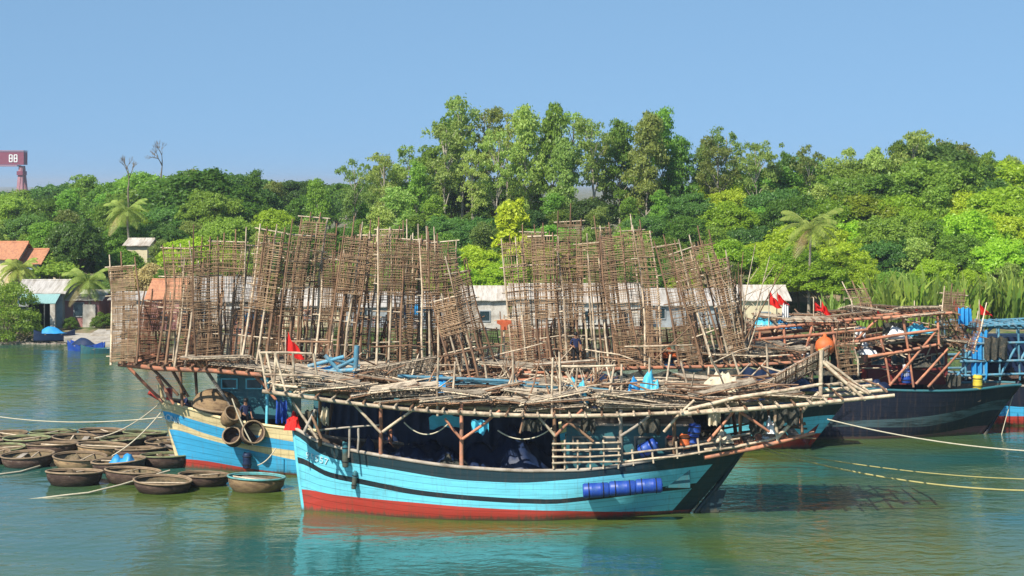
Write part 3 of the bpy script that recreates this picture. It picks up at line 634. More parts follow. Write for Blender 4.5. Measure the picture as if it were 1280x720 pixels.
# rubble, jetty and craft on the left shore
rocks = []
for v in range(3):
    r = random.Random(v); mb = MB(); import bmesh
    bm = bmesh.new(); bmesh.ops.create_icosphere(bm, subdivisions=2, radius=1)
    for vv in bm.verts: vv.co = vv.co * (0.75 + 0.5 * noise.noise(vv.co * 1.3 + Vector((v * 9, 0, 0)))); vv.co.z *= 0.6
    me = bpy.data.meshes.new('rock'); bm.to_mesh(me); bm.free(); me.materials.append(M['rock']); rocks.append(me)
rk = MB()
for i in range(420):
    px = U(-60, 150); Y = 165.6 + U(-1.1, 1.9) + 1.6 * math.sin((px - 640) / F * 166 * .11); x = (px - CX) / F * Y; s = U(.12, .42); me = rocks[i % 3]
    q = Matrix.Rotation(U(0, 6), 3, 'Z'); zz = max(ground(x, Y), -0.1)
    rk.add([q @ v.co * s + Vector((x, Y, zz + .03)) for v in me.vertices], [tuple(p.vertices) for p in me.polygons])
ro = rk.build('shore_rubble', M['rock']); ro['kind'] = 'stuff'; ro['label'] = 'pale rubble stones along the water edge below the houses'
o = thing('concrete_slipway', 'pale broken concrete slipway on the shore below the palm', 'slipway', at(116, 428, 166))
for k, (dx, dy, dz, sx, sy, rz) in enumerate([(0, 0, 0, 3.2, 4, .1), (1.6, -1.6, -.15, 2.6, 2.5, -.2), (-1.6, .6, .1, 1.9, 2.4, .3), (1.0, 1.8, .35, 2.6, 2.4, -.1)]):
    mb = MB(); mb.box((dx, dy, dz + .25), (sx, sy, .35), Matrix.Rotation(rz, 3, 'Z') @ Matrix.Rotation(.1, 3, 'X')); mb.build('slab', M['concrete'], o)
def skiff(label, px, py, Y, L, hm, im, rz, tarp=None, group=None):
    o = thing('rowing_boat', label, 'boat', at(px, py, Y), (0, 0, rz), group)
    mb = MB(); n = 12; vs = []; fs = []
    for i in range(n + 1):
        u = i / n; x = (u - .5) * L; b = L * .17 * math.sin(math.pi * (0.06 + 0.90 * u)) ** .6; z = .55 + .35 * abs(2 * u - 1) ** 2.5
        vs += [(x, 0, -.15), (x, -b * .7, 0), (x, -b, z), (x, -b + .06, z), (x, -b * .65, .12), (x, b * .65, .12), (x, b - .06, z), (x, b, z), (x, b * .7, 0)]
    for i in range(n):
        for k in range(9): a = i * 9 + k; c = i * 9 + (k + 1) % 9; fs.append((a, c, c + 9, a + 9))
    mb.add(vs, fs, 0, False); mb.build('hull', hm, o)
    for x in (-L * .2, L * .15):
        t = MB(); t.box((x, 0, .5), (.25, L * .3, .05)); t.build('thwart', im, o)
    if tarp:
        t = MB(); vs = []; fs = []
        for i in range(9):
            for j in range(7):
                u, v = i / 8, j / 6; vs.append(((u - .5) * L * .6, (v - .5) * L * .3, .6 + .55 * math.sin(math.pi * v) * math.sin(math.pi * min(1, u + .15)) + .08 * noise.noise(Vector((u * 5, v * 5, L)))))
        for i in range(8):
            for j in range(6): fs.append((i * 7 + j, i * 7 + 7 + j, i * 7 + 8 + j, i * 7 + j + 1))
        t.add(vs, fs, 0, True); t.build('cover', tarp, o)
    return o
skiff('small navy boat with a bright blue cover pulled up on the left shore', 68, 425, 166.5, 3.4, M['tarp_navy'], M['grey_wood'], .2, M['tarp_blue'])
skiff('small dark blue boat afloat at the edge of the slipway', 108, 440, 159, 3.6, M['drum'], M['grey_wood'], -.5, M['tarp_navy'])
skiff('dark teal skiff beside the lone upright rack, near the slipway', 128, 444, 157, 3.4, M['teal'], M['grey_wood'], .3)

# ------------------------------------------------------------------ boats
class Boat:
    def __init__(s, name, label, x, y, rz):
        s.o = thing(name, label, 'fishing boat', (x, y, 0), (0, 0, rz), 'wooden fishing boats moored side by side'); s.x, s.y, s.rz = x, y, rz
        s.Mi = (Matrix.Translation((x, y, 0)) @ Matrix.Rotation(rz, 4, 'Z')).inverted(); s.Mw = s.Mi.inverted(); s.r = random.Random(name + label)
    def loc(s, px, py, yl):                            # photo pixel -> point of the boat's own vertical plane y = yl
        o = s.Mi @ Vector((0, 0, CAMH)); d = s.Mi.to_3x3() @ Vector(((px - CX) / F, 1, -(py - HY) / F)); return o + d * ((yl - o.y) / d.y)
    def pole(s, name, pts, rad, m, bend=0.02, seg=6):
        pts = [Vector(p) for p in pts]
        if len(pts) == 2:
            L_ = (pts[1] - pts[0]).length; k = Vector((s.r.gauss(0, bend), s.r.gauss(0, bend), s.r.gauss(0, bend))) * L_ * .5; pts = [pts[0], (pts[0] + pts[1]) / 2 + k, pts[1]]
        n = len(pts); mb = MB(); mb.path(pts, [rad * (1.05 - .2 * i / max(1, n - 1)) for i in range(n)], seg); return mb.build(name, m, s.o)
    def seg(s, name, p0, p1, yl, rad, m, yl2=None, **k): return s.pole(name, [s.loc(*p0, yl), s.loc(*p1, yl if yl2 is None else yl2)], rad, m, **k)
    def box(s, name, c, d, m, rz=0, tilt=0, par=None):
        mb = MB(); mb.box(c, d, Matrix.Rotation(rz, 3, 'Z') @ Matrix.Rotation(tilt, 3, 'X')); return mb.build(name, m, par or s.o)
def smooth(tab, x, w=0.6): return sum(interp(tab, x + d * w) for d in (-1, -.5, 0, .5, 1)) / 5
BS = [(0, .04), (.03, .22), (.08, .44), (.18, .78), (.32, .98), (.45, 1), (.66, 1), (.80, .90), (.90, .66), (.96, .42), (1, .22)]
BW = [(0, .02), (.05, .14), (.12, .34), (.25, .72), (.40, .95), (.62, .95), (.78, .70), (.90, .32), (.97, .08), (1, .03)]
def hull(bt, xs0, xs1, xw0, xw1, B, levels, mats, strips, stern_dark=None, cap_m=None, n=44, deck_drop=0.7, bs=BS, bw=BW):
    # levels: (x, z) tables for rising boundaries from boot top to sheer; strips: material slot of the band below each boundary
    mb = MB(); rows = None; St = []
    sheer = levels[-1]
    def bsf(u): return B * smooth(bs, u, .025)
    def bwf(u): return B * smooth(bw, u, .025)
    for i in range(n + 1):
        u = i / n; u = u - 0.09 * math.sin(2 * math.pi * u) / 1.0 * .8
        X = lerp(xs0, xs1, u); W = lerp(xw0, xw1, u); zs = smooth(sheer, X, .5)
        zl = [-0.9, -0.4] + [min(smooth(t, X, .4), zs - .01 * (len(levels) - k)) for k, t in enumerate(levels)]
        zz = []; ms = []
        for k in range(len(zl) - 1):
            for j in range(2): zz.append(lerp(zl[k], zl[k + 1], j / 2)); ms.append(0 if k == 0 else strips[k - 1])
        zz.append(zl[-1]); pts = []
        for z in zz:
            f = z / zs; x = W + (X - W) * (f if f > 0 else f * .6); fb = max(0, min(1, f))
            b = lerp(bwf(u), bsf(u), fb ** 0.85) if f >= 0 else bwf(u) * (1 + f * 1.1)
            pts.append((x, max(b, .03), z))
        St.append((u, X, zs, pts, ms, bsf(u)))
    k = len(St[0][3]); vs = []
    for sg in (-1, 1):
        for st in St: vs += [(x, sg * b, z) for x, b, z in st[3]]
    fs = []; mi = []
    N1 = n + 1
    for si in range(2):
        for i in range(n):
            for j in range(k - 1):
                a = si * N1 * k + i * k + j; q = (a, a + k, a + k + 1, a + 1); fs.append(q if si == 0 else q[::-1])
                m_ = St[i][4][j]
                if stern_dark and St[i][3][j][2] > 0.05 and St[i][0] > stern_dark[0] + stern_dark[2] * (1 - St[i][3][j][2] / St[i][2]): m_ = stern_dark[1]
                mi.append(m_)
    o = len(mb.v); mb.v += vs; mb.f += fs; mb.m += mi; mb.sm += [True] * len(fs)
    for i in (0, n):                                    # stem and stern closing faces
        for j in range(k - 1):
            a = i * k + j; c = N1 * k + a; q = (a, a + 1, c + 1, c); mb.f.append(q if i == 0 else q[::-1]); mb.m.append(St[min(i, n - 1)][4][j] if not (i and stern_dark) or St[n][3][j][2] < .2 else stern_dark[1]); mb.sm.append(False)
    hobj = mb.build('hull', mats, bt.o); at_ = hobj.data.attributes.new('strake', 'FLOAT', 'POINT'); ss = []
    for sg in (-1, 1):
        for st in St: ss += [max(0.2, (z + 0.9) / (st[2] + 0.9) * 13 + 0.2) for x, b, z in st[3]]
    at_.data.foreach_set('value', ss)
    ib = MB(); vs = []; fs = []                         # inner bulwark and deck
    for u, X, zs, pts, ms, b in St:
        bi = max(.02, b - .09); zd = zs - deck_drop * min(1, b / 1.0); xx = pts[-1][0]; q_ = min(pts, key=lambda t: abs(t[2] - zd)); bd = max(.012, min(bi - .10, q_[1] - .10)); xd = q_[0]
        vs += [(xx, -b, zs), (xx, -bi, zs + .001), (xd, -bd, zd), (xd, bd, zd), (xx, bi, zs + .001), (xx, b, zs)]
    for i in range(n):
        for j in range(5): a = i * 6 + j; fs.append((a, a + 1, a + 7, a + 6))
    ib.add(vs, fs, 0, False); ib.build('deck', M['deck'], bt.o)
    for sg in (-1, 1):
        cp = MB(); cp.path([(pts[-1][0], sg * (b - .03), zs + .03) for u, X, zs, pts, ms, b in St], .075, 6); cp.build('gunwale', cap_m or M['grey_wood'], bt.o)
    bt.sheer = lambda x: smooth(sheer, x, .5)
    bt.half = lambda x: bsf(min(1, max(0, (x - xs0) / (xs1 - xs0))))
    return hobj
def lev(bt, pts, B, xs0, xs1, bs=BS):
    out = []
    for px, py in pts:
        b = B * .8
        for _ in range(4):
            p = bt.loc(px, py, -b); b = B * smooth(bs, min(1, max(0, (p.x - xs0) / (xs1 - xs0))), .025)
        out.append((p.x, p.z))
    return sorted(out)

# --- front boat: light cyan hull
A = Boat('fishing_boat', 'light cyan fishing boat with red waterline in front, under a bamboo platform', 0.3, 81.3, R(-2.0))
ax0, ax1 = A.loc(368, 535, 0).x, A.loc(934, 562, 0).x; aw0, aw1 = A.loc(381, 640, 0).x, A.loc(862, 648, 0).x
lv = [lev(A, p, 2.5, ax0, ax1) for p in (
    [(379, 613), (410, 620), (460, 625), (520, 629), (651, 637), (750, 640), (847, 643), (900, 643)],
    [(378, 580), (393, 592), (410, 599), (443, 605), (520, 619), (573, 624), (651, 629), (719, 631), (832, 620), (874, 616), (930, 610)],
    [(377, 572), (393, 585), (410, 592), (443, 598), (520, 612.5), (573, 618), (651, 623), (719, 625), (832, 613.5), (874, 609), (930, 603)],
    [(369, 541), (393, 566), (430, 578), (473, 584), (520, 592), (573, 600), (651, 604), (680, 603), (777, 594), (890, 583), (930, 578)],
    [(367, 532), (380, 545), (402, 555), (430, 562), (473, 570), (520, 578), (573, 585), (651, 590), (729, 589), (777, 583), (843, 570), (890, 563), (929, 559)])]
hull(A, ax0, ax1, aw0, aw1, 2.5, lv, [M['red'], M['cyan'], M['black'], M['navy']], [0, 1, 2, 1, 3], stern_dark=(.94, 3, 0.0))
def cargo(name, label, cat, loc, sx, sy, sz, m, seed, group=None, parent=None):
    mb = MB(); vs = []; fs = []; nu, nv = 20, 12
    for i in range(nu + 1):
        for j in range(nv + 1):
            u, v = i / nu * 2 - 1, j / nv * 2 - 1
            e = max(0, 1 - abs(u) ** 3.0) * max(0, 1 - abs(v) ** 3.0)
            h = sz * (e ** .8) * (.72 + .75 * noise.noise(Vector((u * 1.7 + seed, v * 1.5, seed))) - .55 * abs(noise.noise(Vector((u * 3.1 + seed, v * 3.1, seed * 2)))) + .30 * abs(noise.noise(Vector((u * 8, v * 8, seed)))))
            vs.append((u * sx * (1 + .3 * noise.noise(Vector((v * 2, seed, 1)))) + .08 * noise.noise(Vector((u * 4, v * 4, 9))), v * sy * (1 + .3 * noise.noise(Vector((u * 2, seed, 7)))), max(0, h)))
    for i in range(nu):
        for j in range(nv): a = i * (nv + 1) + j; fs.append((a, a + nv + 1, a + nv + 2, a + 1))
    mb.add(vs, fs, 0, True); o = mb.build(name, m, parent, loc)
    return tag(o, label, cat, group)
def drum(name, label, loc, axis, r, l, m, group=None, cat='barrel', ringm=None):
    o = thing(name, label, cat, loc, group=group); ax = Vector(axis).normalized(); o.rotation_euler = ax.to_track_quat('Z', 'Y').to_euler()
    mb = MB(); h = l / 2
    mb.lathe([(.001, -h), (r * .86, -h), (r * .94, -h + .03), (r, -h + .07), (r, -h * .36), (r * 1.015, -h * .33), (r, -h * .30), (r, h * .30), (r * 1.015, h * .33), (r, h * .36), (r, h - .07), (r * .94, h - .03), (r * .86, h), (.001, h)], 18)
    mb.build('body', m, o); c = MB(); c.lathe([(.001, .05), (.05, .05), (.055, 0)], 10, 0, Matrix.Translation((r * .5, 0, h - .01))); c.build('cap', m, o)
    for zz in (-.55, .55):
        rb = MB(); rb.path([(r * 1.03 * math.cos(t * .3927), r * 1.03 * math.sin(t * .3927), h * zz) for t in range(17)], .022, 5); rb.build('strap', ringm or M['rubber'], o)
    return o
def rope(name, label, pts, rad, m, cat='rope', group=None):
    mb = MB(); mb.path(pts, rad, 5); return tag(mb.build(name, m), label, cat, group)
def sag(a, b, s, n=14):
    a, b = Vector(a), Vector(b); return [lerp(a, b, i / n) - Vector((0, 0, s * 4 * (i / n) * (1 - i / n))) for i in range(n + 1)]

# lying drying trays and loose poles -------------------------------------------------
TRAY = []
for v in range(3):
    r = random.Random(200 + v); Lx, Ly = 2.7, 1.35; fb = MB()
    for y in (-Ly / 2, 0, Ly / 2): fb.path([(-Lx / 2 - .1, y, 0), (0, y + r.gauss(0, .02), .02), (Lx / 2 + .1, y, 0)], .032, 5)
    for i in range(6): x = lerp(-Lx / 2, Lx / 2, i / 5); fb.path([(x, -Ly / 2 - .08, .04), (x + r.gauss(0, .03), Ly / 2 + .08, .04)], .026, 5)
    sb = MB()
    for i in range(34):
        x = lerp(-Lx / 2, Lx / 2, (i + r.random() * .6) / 34)
        if r.random() < .92: sb.path([(x, -Ly / 2, .065), (x + r.gauss(0, .02), Ly / 2, .065)], .016, 4)
    for i in range(16):
        y = lerp(-Ly / 2, Ly / 2, i / 15); sb.path([(-Lx / 2, y, .085), (Lx / 2, y + r.gauss(0, .02), .085)], .011, 4)
    TRAY.append((fb.mesh('frame', M['bamboo']), fb.mesh('frame', M['bamboo_brown']), sb.mesh('lattice', M['tray_slat'])))
def tray(pos, rot, label, group, s=1.0):
    t = rng.choice(TRAY); o = thing('drying_tray', label, 'drying tray', pos, rot, group); o.scale = (s, s, s)
    use('frame', t[0] if rng.random() < .6 else t[1], o); use('lattice', t[2], o); return o
STICK = []
for v in range(5):
    r = random.Random(300 + v); Ls = (2.2, 2.8, 3.4, 2.5, 3.9)[v]; mb = MB()
    mb.path([(-Ls / 2, 0, 0), (-Ls / 6, r.gauss(0, .04), r.gauss(0, .04)), (Ls / 5, r.gauss(0, .04), r.gauss(0, .03)), (Ls / 2, 0, 0)], [.042, .038, .033, .024], 6); STICK.append((mb.mesh('bamboo_pole', M['bamboo']), mb.mesh('bamboo_pole', M['bamboo_brown'])))
def stick(pos, rot, label, group, k=0):
    return tag(use('bamboo_pole', rng.choice(STICK)[k], None, pos, rot), label, 'bamboo pole', group)

# --- front boat superstructure
YN, YF = -3.0, 3.0
beam_px = [(328, 489), (380, 496), (430, 503), (500, 511), (560, 516), (625, 520), (690, 522), (770, 521), (850, 517), (930, 512), (1000, 506), (1060, 500), (1118, 494)]
bp_ = [A.loc(x, y, YN) for x, y in beam_px]; A_Z = [(p.x, p.z) for p in bp_]
def az(x): return smooth(A_Z, x, .5)
for yl in (YN, -1.0, 1.0, YF):
    for a, b in ((0, 5), (4, 9), (8, 12)): A.pole('beam', [(p.x, yl + A.r.gauss(0, .05), p.z + (0.0 if b != 9 else .05)) for p in bp_[a:b + 1]], .085, M['bamboo'], seg=7)
upper = [(860, 512), (920, 497), (975, 489), (1028, 480)]
A.pole('beam', [A.loc(x, y, YN - .1) for x, y in upper], .075, M['bamboo'])
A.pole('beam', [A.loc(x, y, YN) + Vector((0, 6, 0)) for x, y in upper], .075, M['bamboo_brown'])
x0, x1 = bp_[0].x, bp_[-1].x
for i in range(40):
    x = lerp(x0 + .3, x1 - .2, i / 39); w = 3.3 + A.r.uniform(0, .5) - (1.2 if i > 36 else 0)
    A.pole('cross_pole', [(x, -w, az(x) + .11), (x + A.r.gauss(0, .08), A.r.uniform(-.5, .5), az(x) + .12), (x + A.r.gauss(0, .1), w, az(x) + .11)], .05, M['bamboo'] if i % 3 else M['bamboo_brown'])
def post_pair(px, ytop, ybot, m, rad=.085, far=True, lean=0):
    p = A.loc(px, ytop, YN + .5); q = A.loc(px + lean, ybot, -A.half(A.loc(px, ybot, -2.4).x) + .12)
    q.z = A.sheer(q.x) - .1
    A.pole('post', [q, p], rad, m, .008)
    if far: A.pole('post', [(q.x, -q.y, q.z), (p.x, -p.y, p.z)], rad, m, .008)
for px, yt, yb, m in [(400, 497, 555, 'bamboo_brown'), (476, 505, 571, 'timber'), (577, 505, 587, 'timber'), (693, 508, 592, 'bamboo_brown'), (776, 512, 583, 'grey_wood'), (843, 512, 570, 'bamboo_brown'), (925, 505, 560, 'bamboo_brown')]: post_pair(px, yt, yb, M[m])
for p0, p1, m in [((476, 541), (440, 503), 'bamboo'), ((478, 540), (521, 509), 'bamboo'), ((577, 549), (556, 523), 'timber'), ((578, 549), (625, 513), 'timber'), ((694, 545), (672, 520), 'bamboo'), ((694, 545), (728, 512), 'timber'),
                  ((366, 503), (397, 549), 'bamboo'), ((390, 520), (402, 548), 'bamboo_brown'), ((380, 540), (394, 512), 'grey_wood'), ((830, 540), (868, 500), 'bamboo'), ((885, 552), (922, 508), 'timber'), ((925, 515), (962, 540), 'timber'), ((776, 545), (812, 520), 'grey_wood'), ((700, 520), (742, 552), 'bamboo_brown')]:
    A.seg('brace', p0, p1, YN + .25, .06, M[m])
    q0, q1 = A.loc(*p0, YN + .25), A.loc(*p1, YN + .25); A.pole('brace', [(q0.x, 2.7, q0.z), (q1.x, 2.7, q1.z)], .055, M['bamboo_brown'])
# raking stern gallery: posts, braces, little timber platform over the water
for p0, p1, m, rd in [((968, 500), (972, 552), 'bamboo', .085), ((1001, 505), (1003, 545), 'bamboo_brown', .07), ((970, 549), (1022, 492), 'bamboo', .085), ((880, 572), (1018, 541), 'timber', .09), ((880, 562), (968, 548), 'bamboo', .06), ((870, 553), (962, 538), 'grey_wood', .05),
                      ((1027, 438), (1026, 508), 'bamboo', .09), ((1026, 450), (1082, 500), 'bamboo', .075), ((1032, 452), (1068, 478), 'bamboo', .06), ((1060, 478), (1095, 497), 'bamboo', .06), ((985, 545), (1020, 548), 'bamboo_brown', .05)]:
    A.seg('stern_pole', p0, p1, -1.9, rd, M[m])
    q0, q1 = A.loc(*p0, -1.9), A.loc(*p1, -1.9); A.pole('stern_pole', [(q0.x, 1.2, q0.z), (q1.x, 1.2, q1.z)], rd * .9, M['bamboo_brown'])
sp = A.loc(950, 558, -1.0)
for i in range(7): A.box('stern_plank', (sp.x - 1.3 + i * .45, -.3, sp.z + .05 + .065 * i), (.40, 3.0, .06), M['timber'] if i % 2 else M['grey_wood'])
# bow gallery rails
for p0, p1 in [((325, 441), (390, 442)), ((330, 468), (400, 470)), ((324, 437), (334, 490)), ((333, 440), (344, 492)), ((345, 441), (342, 488)), ((366, 441), (367, 478)), ((343, 440), (358, 492)), ((392, 442), (396, 470)), ((340, 480), (372, 484))]:
    A.seg('rail', p0, p1, YN + .1, .055, M['bamboo']); q0, q1 = A.loc(*p0, YN + .1), A.loc(*p1, YN + .1); A.pole('rail', [(q0.x, 2.8, q0.z), (q1.x, 2.8, q1.z)], .05, M['bamboo_brown'])
A.seg('rail', (395, 538), (476, 531), -2.3, .04, M['grey_wood'])
for px, y0_, y1_ in ((437, 533, 572), (448, 533, 566)): A.seg('rail_post', (px, y0_), (px - 1, y1_), -2.25, .05, M['grey_wood'])
# tall thin posts above the platform
for p0, p1, yl in [((547, 520), (548, 447), -2.5), ((640, 500), (641, 440), -.5), ((628, 495), (641, 468), -.5), ((655, 498), (641, 465), -.4), ((690, 520), (691, 447), -2.6), ((700, 520), (699, 440), -2.4), ((707, 465), (735, 510), -2.4), ((720, 500), (722, 458), -.5), ((776, 500), (777, 455), -.3),
                   ((811, 505), (812, 447), .2), ((830, 500), (838, 443), .4), ((862, 495), (851, 452), -.2), ((885, 500), (886, 458), .6), ((690, 458), (770, 457), -2.3), ((566, 492), (569, 452), 0), ((610, 490), (606, 455), .5), ((745, 495), (742, 460), .8), ((760, 498), (768, 455), -.8), ((500, 490), (510, 455), 1.0), ((925, 470), (915, 440), 1.5), ((960, 470), (958, 430), 1.6)]:
    A.seg('upright', p0, p1, yl, .05, M['bamboo'])
# crate-like slatted rail amidships and the stern rail
for yy in (556, 564, 572, 580): A.seg('rail_slat', (690, yy - 1), (776, yy - 3), -2.62, .055, M['bamboo'], seg=4)
for px in (692, 706, 722, 738, 754, 773): A.seg('rail_post', (px, 550), (px, 586), -2.55, .05, M['bamboo'], seg=4)
for p0, p1 in [((776, 568), (850, 560)), ((776, 578), (850, 570)), ((850, 560), (925, 548)), ((850, 570), (925, 558)), ((790, 562), (792, 582)), ((815, 556), (817, 579)), ((845, 552), (847, 573)), ((872, 548), (874, 568)), ((900, 545), (901, 563))]:
    A.seg('rail', p0, p1, -2.35, .045, M['bamboo'])
# deckhouse, hatches under the platform
xa, xb = A.loc(708, 560, -1).x, A.loc(862, 560, -1).x
cab = A.box('deckhouse', ((xa + xb) / 2, .1, 2.45), (xb - xa, 3.0, 2.5), M['teal'])
for i in range(4):
    wx = lerp(xa, xb, (i + .5) / 4); f = A.box('window', (wx, -1.43, 2.95), (.78, .08, .62), M['grey_wood'], par=cab); A.box('pane', (wx, -1.475, 2.95), (.64, .03, .48), M['glass'], par=f)
f = A.box('door', (xa - .03, .3, 2.2), (.06, .8, 1.8), M['grey_wood'], par=cab); A.box('door_handle', (xa - .09, .02, 2.2), (.05, .05, .15), M['rubber'], par=f)
A.box('roof', ((xa + xb) / 2, .1, 3.74), (xb - xa + .4, 3.4, .09), M['grey_wood'])
A.box('hatch', (A.loc(486, 560, 0).x, 0, 1.55), (1.3, 1.5, .5), M['deck'])
A.box('engine_box', (A.loc(880, 560, 0).x, .2, 2.5), (1.2, 1.4, .9), M['grey_wood'])
A.pole('stem_post', [(aw0 - .0, 0, -.2), (lerp(aw0, ax0, .5) - .05, 0, 1.7), (ax0 - .05, 0, 3.62)], .10, M['cyan'])
A.pole('stern_post', [(aw1 + .05, 0, -.3), (lerp(aw1, ax1, .5) + .06, 0, 1.2), (ax1 + .05, 0, A.sheer(ax1) + .1)], .11, M['navy'])
rb = MB(); rx = aw1 - .1; rb.add([(rx + .15, -.06, -.8), (rx + 1.0, -.06, -.8), (rx + 1.6, -.06, .9), (rx + .95, -.06, .9), (rx + .15, .06, -.8), (rx + 1.0, .06, -.8), (rx + 1.6, .06, .9), (rx + .95, .06, .9)], [(0, 1, 2, 3), (7, 6, 5, 4), (0, 4, 5, 1), (1, 5, 6, 2), (2, 6, 7, 3), (3, 7, 4, 0)]); rb.build('rudder', M['navy'], A.o)
def lettering(bt, text, p, size, m, ang, lean=0, yaw=0):
    c = bpy.data.curves.new('txt', 'FONT'); c.body = text; c.size = size; c.extrude = .006; c.align_x = 'CENTER'; c.align_y = 'CENTER'
    t = bpy.data.objects.new('txt', c); COL.objects.link(t); dg = bpy.context.evaluated_depsgraph_get(); dg.update()
    me = bpy.data.meshes.new_from_object(t.evaluated_get(dg)); me.materials.clear(); me.materials.append(m)
    bpy.data.objects.remove(t); o = bpy.data.objects.new('registration_number', me); COL.objects.link(o); o.parent = bt.o; o.location = p
    o.rotation_euler = (Matrix.Rotation(yaw, 3, 'Z') @ Matrix.Rotation(ang, 3, 'Y') @ Matrix.Rotation(R(90) + lean, 3, 'X')).to_euler(); return o
def bow_letters(bt, text, pxs, size, m, B):
    # one glyph after another along the curving bow plating
    pts = []
    for (px, py), ch in zip(pxs, text):
        b = B * .5; hit = None
        o = bt.Mi @ Vector((0, 0, CAMH)); d = (bt.Mi.to_3x3() @ Vector(((px - CX) / F, 1, -(py - HY) / F))).normalized()
        me = [c for c in bt.o.children if c.name.split('.')[0] == 'hull'][0]
        ok, loc, nor, _ = me.ray_cast(o, d)
        if not ok: continue
        if nor.dot(d) > 0: nor = -nor
        o_ = lettering(bt, ch, loc + nor * .03, size, m, 0)
        tx = Vector((0, 0, 1)).cross(nor).normalized(); tx = (tx + Vector((0, 0, -.22))).normalized(); tx = (tx - nor * tx.dot(nor)).normalized(); ty = nor.cross(tx)
        o_.matrix_local = Matrix.Translation(loc + nor * .03) @ Matrix((tx, ty, nor)).transposed().to_4x4()
bpy.context.view_layer.update()
bow_letters(A, '95557', [(385 + 5.8 * i, 569.5 + 1.9 * i) for i in range(5)], .40, M['letter'], 2.5)
AX = A.Mw
def aw(x, y, z): return AX @ Vector((x, y, z))
# dark cargo lying on the front boat's deck, in the platform's shade
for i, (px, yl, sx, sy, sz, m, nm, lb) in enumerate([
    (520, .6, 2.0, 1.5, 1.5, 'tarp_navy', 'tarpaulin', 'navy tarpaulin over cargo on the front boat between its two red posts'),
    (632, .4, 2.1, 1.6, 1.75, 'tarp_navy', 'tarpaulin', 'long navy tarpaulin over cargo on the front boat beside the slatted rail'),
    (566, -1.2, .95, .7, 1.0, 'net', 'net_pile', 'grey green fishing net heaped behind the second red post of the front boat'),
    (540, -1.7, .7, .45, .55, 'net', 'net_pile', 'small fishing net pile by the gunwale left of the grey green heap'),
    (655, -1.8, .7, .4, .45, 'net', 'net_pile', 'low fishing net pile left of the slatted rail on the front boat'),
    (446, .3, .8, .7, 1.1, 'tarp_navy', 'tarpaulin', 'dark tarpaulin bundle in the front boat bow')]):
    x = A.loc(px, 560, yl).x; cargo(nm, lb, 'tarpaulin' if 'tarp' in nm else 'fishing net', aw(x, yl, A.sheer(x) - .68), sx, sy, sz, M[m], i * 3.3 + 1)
tb = MB(); pts = []
for i in range(9):
    for j in range(4): pts.append((i / 8 * 1.35, j / 3 * .5, -.5 * (i / 8 - .5) ** 2 - .55 * (j / 3) + .05 * math.sin(i * 1.7 + j)))
tb.add(pts, [(i * 4 + j, i * 4 + 4 + j, i * 4 + 5 + j, i * 4 + j + 1) for i in range(8) for j in range(3)], 0, True)
p = A.loc(536, 518, -1.6); tag(tb.build('hanging_tarpaulin', M['tarp_cyan'], None, aw(*p), (0, 0, R(-2))), 'bright cyan sheet hanging under the platform between the two red posts', 'tarpaulin')
def sheet(name, label, cat, p, w, h, m, rz=0, seed=1, folds=5, ragged=.12):
    o = MB(); vs = []; nu, nv = 22, 8
    for i in range(nu + 1):
        for j in range(nv + 1):
            u, v = i / nu, j / nv; hh = h * (1 + ragged * noise.noise(Vector((u * 4, seed, 0))))
            vs.append((w * (u - .5) + .04 * w * noise.noise(Vector((v * 2, seed, u))), (.05 + .09 * v) * math.sin(u * folds * 6.28 + seed + v) , -hh * v - .10 * h * math.sin(u * math.pi * 2.5 + seed) ** 2 * (1 - v)))
    o.add(vs, [(i * (nv + 1) + j, (i + 1) * (nv + 1) + j, (i + 1) * (nv + 1) + j + 1, i * (nv + 1) + j + 1) for i in range(nu) for j in range(nv)], 0, True)
    return tag(o.build(name, m, None, p, (0, 0, rz)), label, cat)
for i, (q0, q1, yl, m, lb) in enumerate([(398, 474, 1.9, 'tarp_navy', 'added dark sheet for the shade at the back of the front boat bow bay'), (470, 582, 2.1, 'tarp_navy', 'added dark sheet for the shade at the back between the two red posts'), (576, 700, 2.1, 'tarp_navy', 'added dark sheet for the shade at the back right of the second red post'), (858, 905, 1.8, 'net', 'added dark net for the shade at the back behind the stern drums')]):
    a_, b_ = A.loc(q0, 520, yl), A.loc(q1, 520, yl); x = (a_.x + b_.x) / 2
    sheet('hanging_sheet', lb, 'tarpaulin', aw(x, yl, az(x) - .05), b_.x - a_.x, az(x) - A.sheer(x) + .6, M[m], R(-2), i * 2.2, 7, .05)  # dark sheets added behind the bays to give the underside its deep shade
for i, (px, py, w_, h_, m, lb) in enumerate([(352, 500, .45, .9, 'drum', 'bright blue cloth hanging in the front boat bow corner'), (389, 512, .5, .7, 'net', 'dark net hanging by the front boat bow brace'), (405, 508, .35, .8, 'tarp_cream', 'pale cloth strip hanging by the front boat bow brace'), (600, 524, .7, .55, 'tarp_cyan', 'light blue cloth hanging right of the second red post'), (665, 524, .8, .5, 'net', 'grey net hanging from the near beam left of the slatted rail'),
                                              (735, 524, .6, .5, 'net', 'net hanging over the slatted rail'), (812, 522, .9, .6, 'net', 'net hanging in front of the deckhouse windows'), (893, 514, .5, .55, 'tarp_cream', 'pale cloth hanging by the stern drums'), (945, 512, .6, .9, 'net', 'dark net hanging in the stern gallery'), (985, 508, .9, .8, 'net', 'dark net hanging at the right of the stern gallery')]):
    p = A.loc(px, py, -2.1); sheet('hanging_cloth', lb, 'cloth', aw(*p), w_, h_, M[m], R(-2), i * 1.7 + 3, 2, .4)
